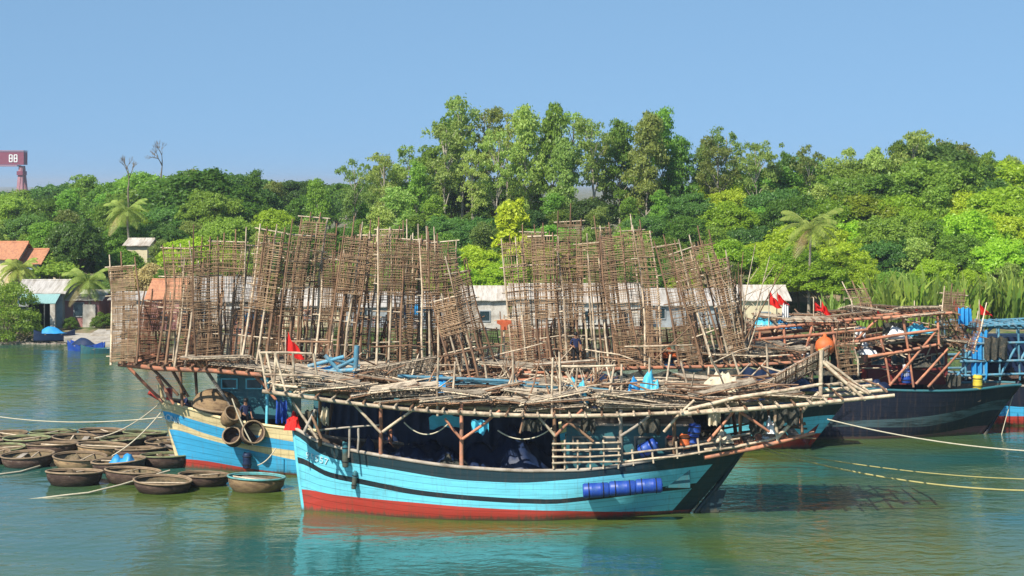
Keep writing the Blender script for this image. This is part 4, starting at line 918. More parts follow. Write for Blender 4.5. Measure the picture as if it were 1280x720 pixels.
# hammocking ropes under the platform
for i, (a, b, s, lb) in enumerate([((505, 528), (560, 530), .45, 'slack rope hanging under the platform between the two red posts'), ((622, 538), (690, 535), .4, 'slack rope hanging under the platform right of the second red post')]):
    rope('hanging_rope', lb, [aw(*v) for v in sag(A.loc(*a, -2.3), A.loc(*b, -2.3), s)], .028, M['rope'])
# fender over the bow side, buoys, drums
p = A.loc(434, 566, -1); p.y = -A.half(p.x) - .13
drum('tyre_fender', 'dark blue grey fender hanging on the front boat bow side', aw(p.x, p.y, p.z), (0, 0, 1), .13, 1.0, M['teal'], cat='fender')
p = A.loc(445, 598, -1); p.y = -A.half(p.x) * .86 - .14
drum('tyre_fender', 'small dark fender hanging at the black stripe of the front boat', aw(p.x, p.y, p.z), (.1, 0, 1), .10, .7, M['teal'], cat='fender')
for i, px in enumerate((745, 778, 811)):
    p = A.loc(px, 612.5 - .08 * (px - 745), -2.75); drum('float_barrel', f"blue float barrel lashed to the front boat side, {('leftmost', 'middle', 'rightmost')[i]} of the row of three", aw(p.x, p.y - .05, p.z), (1, 0, .05), .29, 1.04, M['drum'], 'blue barrels lashed along the front boat side')
p = A.loc(810, 560, -2.1); drum('barrel', 'tilted blue barrel leaning on the front boat stern rail', aw(p.x, p.y, p.z), (.8, -.2, .45), .28, .75, M['drum'])
for k, (px, py) in enumerate(((866, 550), (868, 537))):
    p = A.loc(px, py, -1.9); drum('barrel', ('lower', 'upper')[k] + ' blue jug of the two stacked at the front boat stern rail', aw(p.x, p.y, p.z), (.1, 0, 1), .25, .44, M['drum'])
p = A.loc(856, 552, -2.0); drum('barrel', 'pinkish red plastic drum beside the two stacked blue jugs', aw(p.x, p.y, p.z), (0, 0, 1), .22, .55, M['orange'])
p = A.loc(840, 553, -1.9); drum('barrel', 'red plastic drum on the front boat stern left of the pinkish one', aw(p.x, p.y, p.z), (0, 0, 1), .22, .5, M['maroon'])
p = A.loc(957, 551, -1.6); drum('jug', 'small white jug on the salmon planks over the front boat stern', aw(p.x, p.y, p.z), (0, 0, 1), .16, .32, M['white'], cat='jug')
p = A.loc(963, 532, -1.7); cargo('sack', 'white sack standing against the post of the front boat stern gallery', 'sack', aw(p.x, p.y, p.z - .3), .25, .25, .6, M['white'], 5)
p = A.loc(905, 545, -2.0); cargo('sack', 'cream sack on the front boat stern rail', 'sack', aw(p.x, p.y, p.z - .25), .35, .3, .5, M['tarp_cream'], 8)

# the litter of trays and poles on the front platform, bay by bay
bays = [(-9.6, -6.6, 'over the front boat bow'), (-6.6, -3.6, 'above the first red post'), (-3.6, -.6, 'above the second red post'), (-.6, 2.4, 'above the slatted rail'), (2.4, 5.6, 'above the deckhouse'), (5.6, 9.0, 'above the stern drums'), (9.0, 12.2, 'over the overhanging stern gallery')]
for bi, (bx0, bx1, bn) in enumerate(bays):
    for ri, (yl, rn) in enumerate(((-1.9, 'near'), (-.6, 'middle'), (.9, 'inner'), (2.4, 'far'))):
        for k in range(4 if bi < 6 else 2):
            x = lerp(bx0, bx1, U(.2, .8)); z = az(x) + .17 + .17 * k + U(0, .08)
            tray(aw(x, yl + U(-.2, .2), z), (U(-.16, .12) - .05, U(-.10, .10) * (1 + k * .4), U(-.25, .25)), f"weathered lattice tray in the {rn} pile lying {bn}", 'drying trays piled on the front platform')
    for k in range(14):
        x = lerp(bx0, bx1, U(0, 1)); yl = U(-2.5, 2.6); kk = rng.random() < .45
        a = U(-.5, .5) if k % 3 else U(-1.5, 1.5)
        stick(aw(x, yl, az(x) + .3 + U(0, .75) * (1 if yl > -1.5 else .65)), (0, U(-.2, .2) if k % 3 else U(-1.0, 1.0), a), f"{'brown' if kk else 'pale'} {'crosswise' if k % 3 == 0 else 'lengthwise'} loose bamboo pole lying {bn} on the {'near' if yl < -.2 else 'far'} side", 'loose bamboo poles on the front platform', 1 if kk else 0)
for px, py, yl, rx, ry, rz, lb in [(505, 462, .8, -.55, -.15, .3, 'ribbed lattice tray propped up beside the blue frame on the front platform'), (478, 466, 1.4, -.5, -.1, .3, 'lattice tray propped up right of the red flag and blue frame'), (1003, 462, -1.0, -.7, -.45, .25, 'brown lattice tray propped at the stern gallery post'), (985, 472, -.6, -.5, -.4, .2, 'lattice tray propped left of the brown one by the stern gallery post')]:
    p = A.loc(px, py, yl); tray(aw(*p), (rx, ry, rz), lb, 'propped drying trays on the front platform', .95)
# blue frames and sheets on the platform
bo = thing('painted_timber_pile', 'blue painted timber frame lying on the front platform beside the red flag', 'boat frame', aw(*A.loc(415, 462, .6)))
for (a, b, rd) in [((380, 466), (450, 462), .10), ((400, 470), (445, 448), .09), ((406, 444), (428, 468), .10), ((446, 432), (444, 466), .12), ((385, 458), (430, 446), .09), ((395, 466), (440, 470), .10), ((412, 448), (450, 458), .08)]:
    mb = MB(); mb.path([aw(*A.loc(*a, .6)) - bo.location, aw(*A.loc(*b, .6)) - bo.location], rd, 5); mb.build('bar', M['bluepole'], bo)
cargo('tarpaulin', 'crumpled blue sheet under the blue timber frame near the red flag', 'tarpaulin', aw(*A.loc(415, 470, 1.2)), 1.3, .8, .5, M['tarp_blue'], 21)
for i, (px0, px1, y0_, y1_) in enumerate([(500, 600, 474, 478), (590, 670, 478, 484), (655, 760, 486, 492)]):
    bo = thing('blue_spar', ('left', 'middle', 'right')[i] + ' blue painted spar bundle lying lengthwise on the front platform', 'spar', aw(*A.loc((px0 + px1) / 2, (y0_ + y1_) / 2, .2)), group='blue spars on the front platform')
    for k in range(4):
        mb = MB(); a = aw(*A.loc(px0 + U(-8, 8), y0_ + k * 2 - 4, .1 + k * .25)) - bo.location; b = aw(*A.loc(px1 + U(-8, 8), y1_ + k * 2 - 4, .1 + k * .25)) - bo.location; mb.path([a, lerp(a, b, .5) + Vector((0, 0, U(-.1, .05))), b], .075, 5); mb.build('spar_pole', M['bluepole'], bo)
for i, (px, py, sx, sz, m, lb) in enumerate([(720, 490, .5, .6, 'tarp_cyan', 'light blue sheet heap beside the crossed poles above the slatted rail'), (815, 486, .5, .8, 'tarp_cyan', 'peaked light blue sheet above the deckhouse'), (790, 492, .4, .45, 'tarp_blue', 'low blue sheet heap left of the peaked light blue one'), (909, 486, .55, .45, 'tarp_cyan', 'bright blue sheet under the cream canvas near the stern gallery'),
                                          (545, 478, .9, .5, 'tarp_blue', 'blue sheet heap on the front platform above the bright cyan hanging sheet'), (905, 500, .6, .4, 'tarp_navy', 'navy sheet heap below the cream canvas'), (990, 497, 1.0, .3, 'tarp_navy', 'navy sheet on the upper stern gallery beams'), (660, 486, .6, .35, 'tarp_navy', 'navy sheet heap in the middle of the front platform')]):
    p = A.loc(px, py, .3); cargo('tarpaulin', lb, 'tarpaulin', aw(p.x, p.y, az(p.x) + .25), sx, .6, sz + .35, M[m], 40 + i * 1.7)
p = A.loc(903, 482, -.2); cargo('canvas', 'cream canvas cover tented near the stern gallery', 'canvas', aw(p.x, p.y, p.z - .3), .75, .6, .9, M['tarp_cream'], 77)
# red flag on a stick
def flag(label, p, w, h, hp, m='flag', group=None, name='flag'):
    o = thing(name, label, 'flag', p, group=group); mb = MB(); mb.path([(0, 0, -hp), (0, 0, h + .12)], .03, 5); mb.build('flagpole', M['bamboo'], o)
    c = MB(); vs = []; ph = U(0, 6)
    for i in range(9):
        for j in range(7):
            u, v = i / 8, j / 6; vs.append((.03 + w * u * (.30 + .75 * v - .25 * v * v * u) + .05 * math.sin(v * 5 + ph), .13 * math.sin(u * 8 + ph + v) * (.3 + u) + .05, h * (1 - v) - .45 * w * u * (1.1 - v * .6) + .06 * math.sin(u * 6 + ph)))
    c.add(vs, [(i * 7 + j, i * 7 + 7 + j, i * 7 + 8 + j, i * 7 + j + 1) for i in range(8) for j in range(6)], 0, True); c.build('cloth', M[m], o); return o
p = A.loc(357, 444, -1.8); flag('bright red flag drooping on a short stick above the front boat bow rail', aw(*p), .95, .9, .6)
p = A.loc(366, 527, 0); cargo('cloth', 'red cloth bundle on the stem head of the front boat', 'cloth', aw(p.x, 0, 3.3), .3, .3, .75, M['flag'], 95)

# --- blue and cream boat
B = Boat('fishing_boat', 'blue fishing boat with cream stripes behind the front boat bow, baskets hung on its side', -6.3, 93.2, R(-4.0))
bx0, bx1 = B.loc(200, 500, 0).x, B.loc(738, 545, 0).x; bw0, bw1 = B.loc(229, 583, 0).x, B.loc(690, 590, 0).x
tl = [(420, 541), (500, 545), (600, 545), (690, 533), (738, 520)]
def ext(l, dy): return l + [(x, y + dy) for x, y in tl]
lvB = [lev(B, p, 2.6, bx0, bx1) for p in ([(232, 577), (300, 588), (370, 594), (500, 594), (700, 594)],
    ext([(213, 538), (242, 548.5), (288, 560), (371, 577)], 40), ext([(208, 525.6), (242, 541), (288, 554), (367, 564)], 27), ext([(205, 514), (232, 523.5), (284, 538), (367, 553)], 15), ext([(201, 500), (235, 511), (280, 524.6), (334, 533), (367, 537)], 0))]
hull(B, bx0, bx1, bw0, bw1, 2.6, lvB, [M['red'], M['blue'], M['cream']], [0, 1, 2, 1, 2], cap_m=M['cream'])
B.pole('stem_post', [(bw0 - .05, 0, -.3), (lerp(bw0, bx0, .5) - .02, 0, 1.6), (bx0 - .05, 0, 3.9)], .12, M['cream'])
bpy.context.view_layer.update()
bow_letters(B, 'QNA', [(211 + 6 * i, 522 + 2.0 * i) for i in range(3)], .42, M['letter'], 2.6)
bB = [(148, 455), (200, 461), (260, 463), (330, 469), (400, 473), (470, 476), (560, 478), (650, 476), (740, 470)]
pB = [B.loc(x, y, -2.7) for x, y in bB]; B_Z = [(p.x, p.z) for p in pB]
def bz(x): return smooth(B_Z, x, .5)
for yl in (-2.7, -.9, .9, 2.7):
    B.pole('beam', [(p.x, yl, p.z) for p in pB], .11, M['timber'], seg=7)
for i in range(34):
    x = lerp(pB[0].x + .2, pB[-1].x - .2, i / 33); B.pole('cross_pole', [(x, -3.1, bz(x) + .13), (x + B.r.gauss(0, .06), 3.1, bz(x) + .13)], .06, M['bamboo_brown'])
for p0, p1, m in [((160, 458), (204, 503), 'timber'), ((196, 470), (217, 505), 'timber'), ((225, 463), (228, 508), 'bamboo_brown'), ((316, 467), (345, 500), 'timber'), ((334, 470), (333, 536), 'cyan'), ((258, 463), (302, 528), 'grey_wood'), ((420, 475), (421, 540), 'timber'), ((520, 478), (521, 545), 'timber')]:
    B.seg('post', p0, p1, -1.4, .08, M[m]); q0, q1 = B.loc(*p0, -1.4), B.loc(*p1, -1.4); B.pole('post', [(q0.x, 1.6, q0.z), (q1.x, 1.6, q1.z)], .08, M['bamboo_brown'])
xa, xb = B.loc(255, 490, -.8).x, B.loc(348, 490, -.8).x
cab = B.box('deckhouse', ((xa + xb) / 2 + .6, .6, 3.55), (xb - xa, 2.6, 2.3), M['teal'])
for i in range(3):
    wx = lerp(xa, xb, (i + .5) / 3) + .6; f = B.box('window', (wx, -.73, 4.05), (.8, .07, .5), M['cyan'], par=cab); B.box('pane', (wx, -.77, 4.05), (.66, .03, .38), M['glass'], par=f)
B.box('roof', ((xa + xb) / 2 + .6, .6, 4.74), (xb - xa + .3, 3.0, .08), M['cyan'])
B.box('wheelhouse', (B.loc(470, 500, 0).x, 0.2, 2.9), (5.5, 2.8, 2.9), M['teal'])
B.pole('bowsprit', [B.loc(186, 490, 0), B.loc(212, 506, 0)], .12, M['red'])
B.box('bitt', (bx0 + .45, 0, 3.45), (.28, .28, .6), M['maroon'], .2)
BWm = B.Mw
def basket(label, p, ax, r, h, m, name='round_basket', group=None):
    o = thing(name, label, 'basket', p, Vector(ax).to_track_quat('Z', 'Y').to_euler(), group); mb = MB()
    mb.lathe([(.001, -h * .5), (r * .72, -h * .5), (r * .92, -h * .3), (r, h * .1), (r * .96, h * .5), (r * .90, h * .5), (r * .92, h * .1), (r * .68, -h * .42), (.001, -h * .42)], 20); mb.build('body', m, o)
    t = MB(); t.path([(r * .95 * math.cos(k * .3142), r * .95 * math.sin(k * .3142), h * .5) for k in range(21)], .045, 5); t.build('rim', M['rim'], o); return o
for px, py, ax, r, h, m, lb in [(287, 522, (.45, -.55, .55), .40, .75, 'basket_tan', 'tan drum shaped basket hung highest on the blue and cream boat side'), (292, 547, (-.15, -.75, .45), .44, .6, 'basket', 'dark round basket hung low on the blue and cream boat side'), (316, 541, (.35, -.8, .3), .55, .7, 'basket', 'large dark grey basket hung at right on the blue and cream boat side')]:
    p = B.loc(px, py, -2.2); p.y = -B.half(p.x) - r * .45; basket(lb, BWm @ p, ax, r, h, M[m], group='baskets hung on the blue boat')
p = B.loc(268, 503, -1.2)
mb = MB(); mb.lathe([(1.15, 0), (1.12, .22), (.95, .5), (.6, .72), (.001, .82)], 24); co = thing('upturned_coracle', 'upturned tan basket boat lying on the blue and cream boat foredeck', 'basket boat', BWm @ Vector((p.x, p.y + .5, p.z - .25)), (R(6), R(8), 0)); mb.build('basket_hull', M['basket_tan'], co)
t = MB(); t.path([(1.16 * math.cos(k * .2618), 1.16 * math.sin(k * .2618), .02) for k in range(25)], .06, 6); t.build('rim', M['rim'], co)
p = B.loc(307, 577, -2.5); p.y = -B.half(p.x) * .9 - .2; drum('fender', 'dark navy fender with a round head hanging above the turquoise rimmed basket boat', BWm @ p, (0, 0, 1), .2, .7, M['tarp_navy'], cat='fender')

# --- boats further back on the right
C_ = Boat('fishing_boat', 'turquoise and red hulled fishing boat half hidden behind the front boat stern', 7.6, 101.0, R(0))
cx0, cx1 = C_.loc(575, 500, 0).x, C_.loc(1052, 505, 0).x; cw0, cw1 = C_.loc(610, 560, 0).x, C_.loc(1012, 560, 0).x
zt = lambda *z: [[(cx0, a[0]), (0, a[1]), (cx1 - 1, a[2])] for a in z]
hull(C_, cx0, cx1, cw0, cw1, 2.3, zt((.5, .35, .75), (.9, .7, 1.0), (1.7, 1.2, 1.7), (3.0, 1.7, 2.3)), [M['red'], M['cyan'], M['black']], [0, 1, 1, 2])
C_.pole('rudder_post', [C_.loc(1005, 552, -.4), C_.loc(1040, 498, -.4)], .22, M['maroon'])
C_.box('deckhouse', (4.0, .5, 2.6), (6, 2.8, 2.4), M['teal'])
bC = [(600, 470), (700, 464), (800, 460), (900, 458), (960, 455), (1010, 452)]
pC = [C_.loc(x, y, -2.7) for x, y in bC]; CZ = [(p.x, p.z) for p in pC]
def cz(x): return smooth(CZ, x, .5)
for yl in (-2.7, -.9, .9, 2.7): C_.pole('beam', [(p.x, yl, p.z) for p in pC], .10, M['timber'], seg=7)
for i in range(26):
    x = lerp(pC[0].x + .2, pC[-1].x - .2, i / 25); C_.pole('cross_pole', [(x, -3.1, cz(x) + .12), (x + C_.r.gauss(0, .06), 3.1, cz(x) + .12)], .06, M['bamboo_brown'])
for px in (640, 720, 800, 880, 950, 1000):
    for yl in (-2.1, 2.1): p = C_.loc(px, 460, yl); C_.pole('post', [(p.x, yl, 1.3), (p.x, yl, cz(p.x))], .09, M['timber'])

D = Boat('fishing_boat', 'dark navy hulled fishing boat on the right with a salmon timber superstructure', 15.9, 106.3, R(0))
dx0, dx1 = D.loc(790, 500, 0).x, D.loc(1273, 487, 0).x; dw0, dw1 = D.loc(830, 550, 0).x, D.loc(1226, 552, 0).x
def zd(px, *ys): return [(D.loc(x, y, -2.3).x, D.loc(x, y, -2.3).z) for x, y in zip(px, ys)]
PX = (1060, 1130, 1180, 1225, 1262)
hull(D, dx0, dx1, dw0, dw1, 2.4, [zd(PX, 546, 546, 546, 543, 538), zd(PX, 533, 535, 535, 529, 517), zd(PX, 526, 524, 521, 515, 504), zd(PX, 486, 489, 490, 489, 486)], [M['pinkstripe'], M['darkhull'], M['greystripe']], [0, 1, 2, 1], cap_m=M['teal'])
D.pole('stern_post', [(dw1 + .05, 0, -.3), (lerp(dw1, dx1, .5), 0, 1.3), (dx1 + .05, 0, D.sheer(dx1) + .15)], .12, M['darkhull'])
for a, b in [((935, 413), (1040, 402)), ((1030, 403), (1110, 397)), ((1100, 398), (1190, 391)), ((985, 438), (1075, 428)), ((1060, 429), (1172, 412)), ((1085, 446), (1170, 431)), ((940, 436), (1000, 440)), ((940, 425), (1085, 412))]:
    D.seg('beam', a, b, -2.5, .085, M['timber']); q0, q1 = D.loc(*a, -2.5), D.loc(*b, -2.5)
    for yl in (-.6, 1.2, 2.6): D.pole('beam', [(q0.x, yl, q0.z), (q1.x, yl, q1.z)], .09, M['timber'] if yl != 1.2 else M['bamboo_brown'])
for a, b in [((1068, 428), (1099, 397)), ((1112, 482), (1172, 412)), ((1100, 420), (1113, 482)), ((1129, 398), (1142, 484)), ((1172, 395), (1174, 436)), ((1060, 432), (1061, 484)), ((1145, 480), (1185, 436)), ((1015, 408), (1000, 470)), ((980, 410), (982, 470)), ((950, 415), (948, 480)), ((1040, 405), (1050, 470)), ((1160, 484), (1200, 440))]:
    D.seg('post', a, b, -2.45, .07, M['timber']); q0, q1 = D.loc(*a, -2.45), D.loc(*b, -2.45); D.pole('post', [(q0.x, 2.4, q0.z), (q1.x, 2.4, q1.z)], .08, M['bamboo_brown'])
ZA, ZB = D.loc(1000, 470, 0), D.loc(1185, 470, 0)
for i in range(20):
    for zz, yy in ((403, 0), (440, 0)):
        x = lerp(D.loc(960, 400, 0).x, D.loc(1185, 400, 0).x, i / 19); D.pole('cross_pole', [(x, -2.8, D.loc(1080, zz - .04 * (i * 10), -2.5).z + .1), (x + D.r.gauss(0, .06), 2.8, D.loc(1080, zz - .04 * (i * 10), -2.5).z + .1)], .05, M['bamboo_brown'])
xa, xb = D.loc(1085, 460, -1).x, D.loc(1185, 460, -1).x
cab = D.box('deckhouse', ((xa + xb) / 2, .5, 3.75), (xb - xa, 2.8, 2.0), M['maroon'])
for i in range(4): wx = lerp(xa, xb, (i + .5) / 4); f = D.box('window', (wx, -.93, 4.1), (.7, .07, .6), M['grey_wood'], par=cab); D.box('pane', (wx, -.97, 4.1), (.58, .03, .48), M['glass'], par=f)
D.box('roof', ((xa + xb) / 2, .5, 4.80), (xb - xa + .4, 3.2, .09), M['maroon'])
E = Boat('fishing_boat', 'blue framed fishing boat at the right edge behind the dark navy boat', 28.5, 112.5, R(3))
ex0, ex1 = E.loc(1110, 480, 0).x, E.loc(1480, 480, 0).x
hull(E, ex0, ex1, ex0 + 1.0, ex1 - 2, 2.4, [[(ex0, .5), (ex1, .5)], [(ex0, 1.5), (0, 1.0), (ex1, 1.5)], [(ex0, 3.2), (0, 2.1), (ex1, 3.0)]], [M['red'], M['blue'], M['darkhull']], [0, 1, 2])
for a, b in [((1195, 410), (1330, 404)), ((1210, 430), (1330, 427)), ((1200, 452), (1330, 449)), ((1190, 470), (1330, 466)), ((1215, 407), (1330, 413))]:
    for yl in (-2.4, -.5, 2.0):
        q0, q1 = E.loc(*a, -2.4), E.loc(*b, -2.4); E.pole('beam', [(q0.x, yl, q0.z), (q1.x, yl, q1.z)], .075, M['bluepole'])
for px in (1205, 1228, 1248, 1273, 1300, 1325):
    for yl in (-2.3, 1.8): q0, q1 = E.loc(px, 405, -2.3), E.loc(px + 2, 475, -2.3); E.pole('post', [(q0.x, yl, q0.z), (q1.x, yl, q1.z)], .07, M['bluepole'])
for a, b in [((1205, 452), (1228, 412)), ((1228, 450), (1246, 428)), ((1250, 470), (1272, 430)), ((1276, 450), (1298, 410)), ((1196, 470), (1225, 440)), ((1212, 432), (1240, 410))]: E.seg('brace', a, b, -2.2, .08, M['bluepole'])
E.box('deckhouse', (E.loc(1262, 460, 0).x, .5, 3.7), (4.5, 2.6, 2.2), M['tarp_navy'])
for i in range(16): x = lerp(E.loc(1200, 400, 0).x, E.loc(1330, 400, 0).x, i / 15); z = E.loc(1260, 409, -2.4).z + .1; E.pole('cross_pole', [(x, -2.7, z), (x + .05, 2.6, z)], .055, M['bluepole'])

# ------------------------------------------------------------------ upright drying racks
def rack_meshes(w, h, seed, npole, dens, tone):
    r = random.Random(seed); poles = []
    mb_f = []; mb_n = MB()
    bow_ = r.gauss(0, .12)
    for i in range(npole):
        x = lerp(-w / 2, w / 2, i / (npole - 1)) + r.gauss(0, .03); mb = MB(); ex = r.uniform(.05, .5) if r.random() < .7 else r.uniform(.4, 1.1)
        mb.path([(x, 0, -.1), (x + r.gauss(0, .04) + bow_ * .6, r.gauss(0, .03), h * .33), (x + r.gauss(0, .04) + bow_, r.gauss(0, .03), h * .66), (x + r.gauss(0, .03), 0, h + ex)], [.062, .056, .046, .030], 6); poles.append(mb)
    nb = max(3, int(h / 1.25))
    for i in range(nb + 1):
        z = h * (i + .15) / (nb + .15) + r.gauss(0, .08); q_ = MB(); mb_f.append(q_); q_.path([(-w / 2 - .18, .07, z + r.gauss(0, .04)), (w / 2 + .18, .07, z + r.gauss(0, .04))], .034, 5)
    zlo = 0 if dens >= .98 or r.random() < .35 else h * r.uniform(.30, .58)
    def bx(z): return bow_ * math.sin(math.pi * max(0, min(1, z / h)))
    nx_ = int(w / (.075 if dens < 1.2 else .052))
    for i in range(nx_):
        if r.random() < dens:
            x = lerp(-w / 2, w / 2, (i + r.random() * .8) / nx_); a = zlo if r.random() < .75 else r.uniform(zlo, h * .6); b = h if r.random() < .8 else r.uniform(h * .6, h)
            mb_n.path([(x + bx(a), -.06, a), (x + bx((a + b) / 2), -.06, (a + b) / 2), (x + r.gauss(0, .03) + bx(b), -.06, b)],   .0150, 3)
    sp = .042 if dens > 1.2 else .055 if dens >= .98 else .078
    for i in range(int((h - zlo) / sp)):
        if r.random() < dens:
            z = zlo + sp * (i + r.random() * .5); x0_ = -w / 2; x1_ = w / 2
            if r.random() < .3: x0_, x1_ = sorted((r.uniform(-w / 2, w / 2), r.choice((-w / 2, w / 2))))
            mb_n.path([(x0_ + bx(z), -.085, z), (x1_ + bx(z), -.085, z + r.gauss(0, .025))], .0150, 3)
    return poles, mb_f, mb_n
RN = [0]
def rack(label, group, pb, pt, wpx, Y, yaw=20, npole=4, dens=.85, tone=0, back=.04):
    RN[0] += 1
    if 'lone' not in label and 'highest' not in label and 'short' not in label: j_ = random.Random(RN[0] * 7); pt = (pt[0] + j_.gauss(0, 5), pt[1] + j_.gauss(0, 7)); yaw += j_.gauss(0, 10)
    a = at(*pb, Y); b = at(*pt, Y + back * 5 + random.Random(RN[0]).gauss(0, .5)); zc = (b - a).normalized(); h = (b - a).length; w = wpx / F * Y / math.cos(R(yaw))
    xr = Vector((math.cos(R(yaw)), math.sin(R(yaw)), 0)); xc_ = (xr - zc * xr.dot(zc)).normalized(); yc = zc.cross(xc_)
    o = thing('drying_rack', label, 'drying rack', (0, 0, 0), (0, 0, 0), group)
    Mx = Matrix((xc_, yc, zc)).transposed().to_4x4(); Mx.translation = a; o.matrix_world = Mx
    poles, fb, nb = rack_meshes(w, h, RN[0], npole if npole < 4 or w > 1.15 else 3, dens, tone)
    pm = [M['bamboo_brown'], M['bamboo']]; r = random.Random(RN[0])
    for p in poles: p.build('pole', pm[r.random() < .35], o)
    [q_.build('batten', M['bamboo'] if r.random() < .7 else M['bamboo_brown'], o) for q_ in fb]; nb.build('lattice', M['slat'] if tone == 0 else M['slat_red'], o)
GL = 'upright bamboo drying racks on the blue and cream boat'
rack('lone narrow upright rack of close brown mesh standing apart at the far left', GL, (153, 453), (151, 333), 31, 91, 0, 3, 1.5)
G1 = [((213, 456), (215, 302), 34, 10), ((228, 458), (238, 322), 24, 35), ((246, 458), (246, 328), 22, 40), ((262, 460), (266, 312), 28, 30), ((279, 460), (286, 303), 40, 5), ((298, 460), (314, 306), 30, 25), ((314, 462), (332, 293), 32, 10), ((330, 464), (350, 300), 28, 30), ((344, 465), (364, 318), 28, 20), ((360, 465), (376, 300), 24, 30), ((376, 467), (394, 290), 30, 12), ((398, 468), (404, 288), 24, 25), ((404, 468), (420, 312), 26, 15), ((416, 469), (432, 322), 26, 30)]
for i, (pb, pt, w_, yw) in enumerate(G1): rack(f"tall upright rack in the left row on the blue and cream boat, {ordinal(i, len(G1))}", GL, pb, pt, w_, 92.0 + (i % 3) * .9 , yw)
S1 = [(178, 455, 386), (194, 457, 376), (222, 458, 392), (252, 460, 384), (292, 462, 390), (326, 464, 386), (356, 466, 394), (390, 468, 388)]
for i, (x, yb, yt) in enumerate(S1): rack(f"short reddish rack low behind the tall left row, {ordinal(i, len(S1))}", GL, (x, yb), (x + 4, yt), 34, 94.6, 8, 4, 1.0, 1)
GM = 'upright bamboo drying racks in the middle fan'
G2 = [((424, 468), (446, 304), 30, 25), ((438, 468), (456, 308), 26, 30), ((452, 468), (470, 300), 28, 20), ((468, 468), (477, 293), 34, 8), ((484, 468), (492, 296), 28, 25), ((498, 470), (505, 292), 30, 15), ((513, 470), (516, 296), 28, 20), ((528, 470), (526, 302), 28, 28), ((543, 471), (535, 308), 28, 22), ((562, 471), (546, 318), 32, 12), ((582, 472), (556, 326), 30, 18), ((597, 473), (566, 338), 28, 22), ((612, 474), (574, 345), 24, 30)]
for i, (pb, pt, w_, yw) in enumerate(G2): rack(f"tall rack in the middle fan of racks, {ordinal(i, len(G2))}", GM, pb, pt, w_, 91.8 + (i * 5 % 4) * .8, yw)
rack('broad brown rack leaning left in front of the middle fan', GM, (583, 474), (551, 372), 32, 91.4, 6, 4, .9)
S2 = [(430, 470, 402), (462, 470, 396), (496, 471, 404), (528, 472, 398), (560, 472, 405), (600, 473, 410)]
for i, (x, yb, yt) in enumerate(S2): rack(f"short reddish rack low behind the middle fan, {ordinal(i, len(S2))}", GM, (x, yb), (x + 3, yt), 34, 95.0, 6, 4, 1.0, 1)
GR = 'upright bamboo drying racks on the turquoise and red boat'
G3 = [((655, 462), (645, 298), 28, 10), ((672, 462), (660, 300), 26, 15), ((690, 460), (676, 302), 28, 8), ((708, 460), (690, 303), 24, 20), ((722, 460), (706, 312), 26, 12), ((742, 460), (728, 310), 28, 8), ((758, 460), (741, 312), 24, 20), ((772, 459), (753, 290), 20, 30), ((789, 459), (767, 290), 26, 10), ((805, 458), (782, 288), 26, 15), ((816, 458), (793, 296), 22, 25)]
rack('narrow rack rising highest above the tall square racks', GR, (716, 458), (712, 276), 30, 100.6, 0, 3, .9)
for i, (pb, pt, w_, yw) in enumerate(G3): rack(f"rack in the row of tall square racks, {ordinal(i, len(G3))}", GR, pb, pt, w_, 98.6 + (i % 2) * .9, yw)
G4 = [((862, 456), (836, 310), 26, 10), ((878, 456), (846, 322), 24, 18), ((892, 455), (858, 312), 26, 8), ((908, 455), (872, 310), 28, 12), ((924, 454), (888, 322), 24, 20), ((938, 454), (900, 330), 22, 25)]
for i, (pb, pt, w_, yw) in enumerate(G4): rack(f"rack leaning left in the right hand row of racks, {ordinal(i, len(G4))}", GR, pb, pt, w_, 98.8 + (i % 2) * .9, yw)
S3 = [(646, 462, 402), (676, 462, 408), (706, 460, 400), (736, 460, 410), (768, 460, 405), (800, 458, 408), (832, 458, 412), (864, 456, 404), (898, 455, 408), (930, 454, 402)]
for i, (x, yb, yt) in enumerate(S3): rack(f"short reddish rack low behind the right rows of racks, {ordinal(i, len(S3))}", GR, (x, yb), (x - 4, yt), 34, 102.2, 6, 4, 1.0, 1)
GD = 'upright bamboo drying racks on the dark navy boat'
rack('small pale rack standing before the nipa palms over the salmon frame', GD, (1080, 400), (1076, 362), 26, 105.5, 5, 4, .8)
rack('pale rack stack standing at the right end of the salmon frame', GD, (1190, 432), (1191, 362), 28, 105.0, 5, 4, 1.0)
rack('brown close meshed rack hanging at the right end of the salmon frame', GD, (1203, 436), (1204, 402), 28, 104.5, 0, 4, 1.0, 1)
rack('pale lattice rack leaning in front of the salmon frame', GD, (1062, 468), (1052, 430), 22, 103.6, 10, 4, .9)
# bare brush bundle and branched sticks
def brush(label, px, yb, yt, Y, seed, spread, n=14):
    r = random.Random(seed); a = at(px, yb, Y); H = (yb - yt) / F * Y; o = thing('brush_bundle', label, 'stick bundle', a)
    for k in range(n):
        mb = MB(); d = Vector((r.gauss(0, spread), r.gauss(0, .2), 1)); hh = H * r.uniform(.55, 1.0); b0 = Vector((r.gauss(0, .25), r.gauss(0, .2), 0)); e = b0 + d.normalized() * hh
        mb.path([b0, lerp(b0, e, .5) + Vector((r.gauss(0, .08), 0, 0)), e], [.045, .035, .015], 5)
        for _ in range(2): q = lerp(b0, e, r.uniform(.4, .8)); mb.path([q, q + Vector((r.gauss(0, .5), r.gauss(0, .2), r.uniform(.3, .9)))], [.025, .012], 4)
        mb.build('branch', M['bamboo'] if k % 2 else M['bamboo_brown'], o)
brush('tangled bare brush bundle right of the leaning right hand racks', 925, 452, 300, 99.5, 3, .28, 16)
brush('pale forked sticks standing on the front platform behind the second red post', 632, 480, 445, 83, 5, .5, 8)
brush('pale crossed sticks standing above the deckhouse of the front boat', 742, 496, 445, 82, 6, .35, 9)
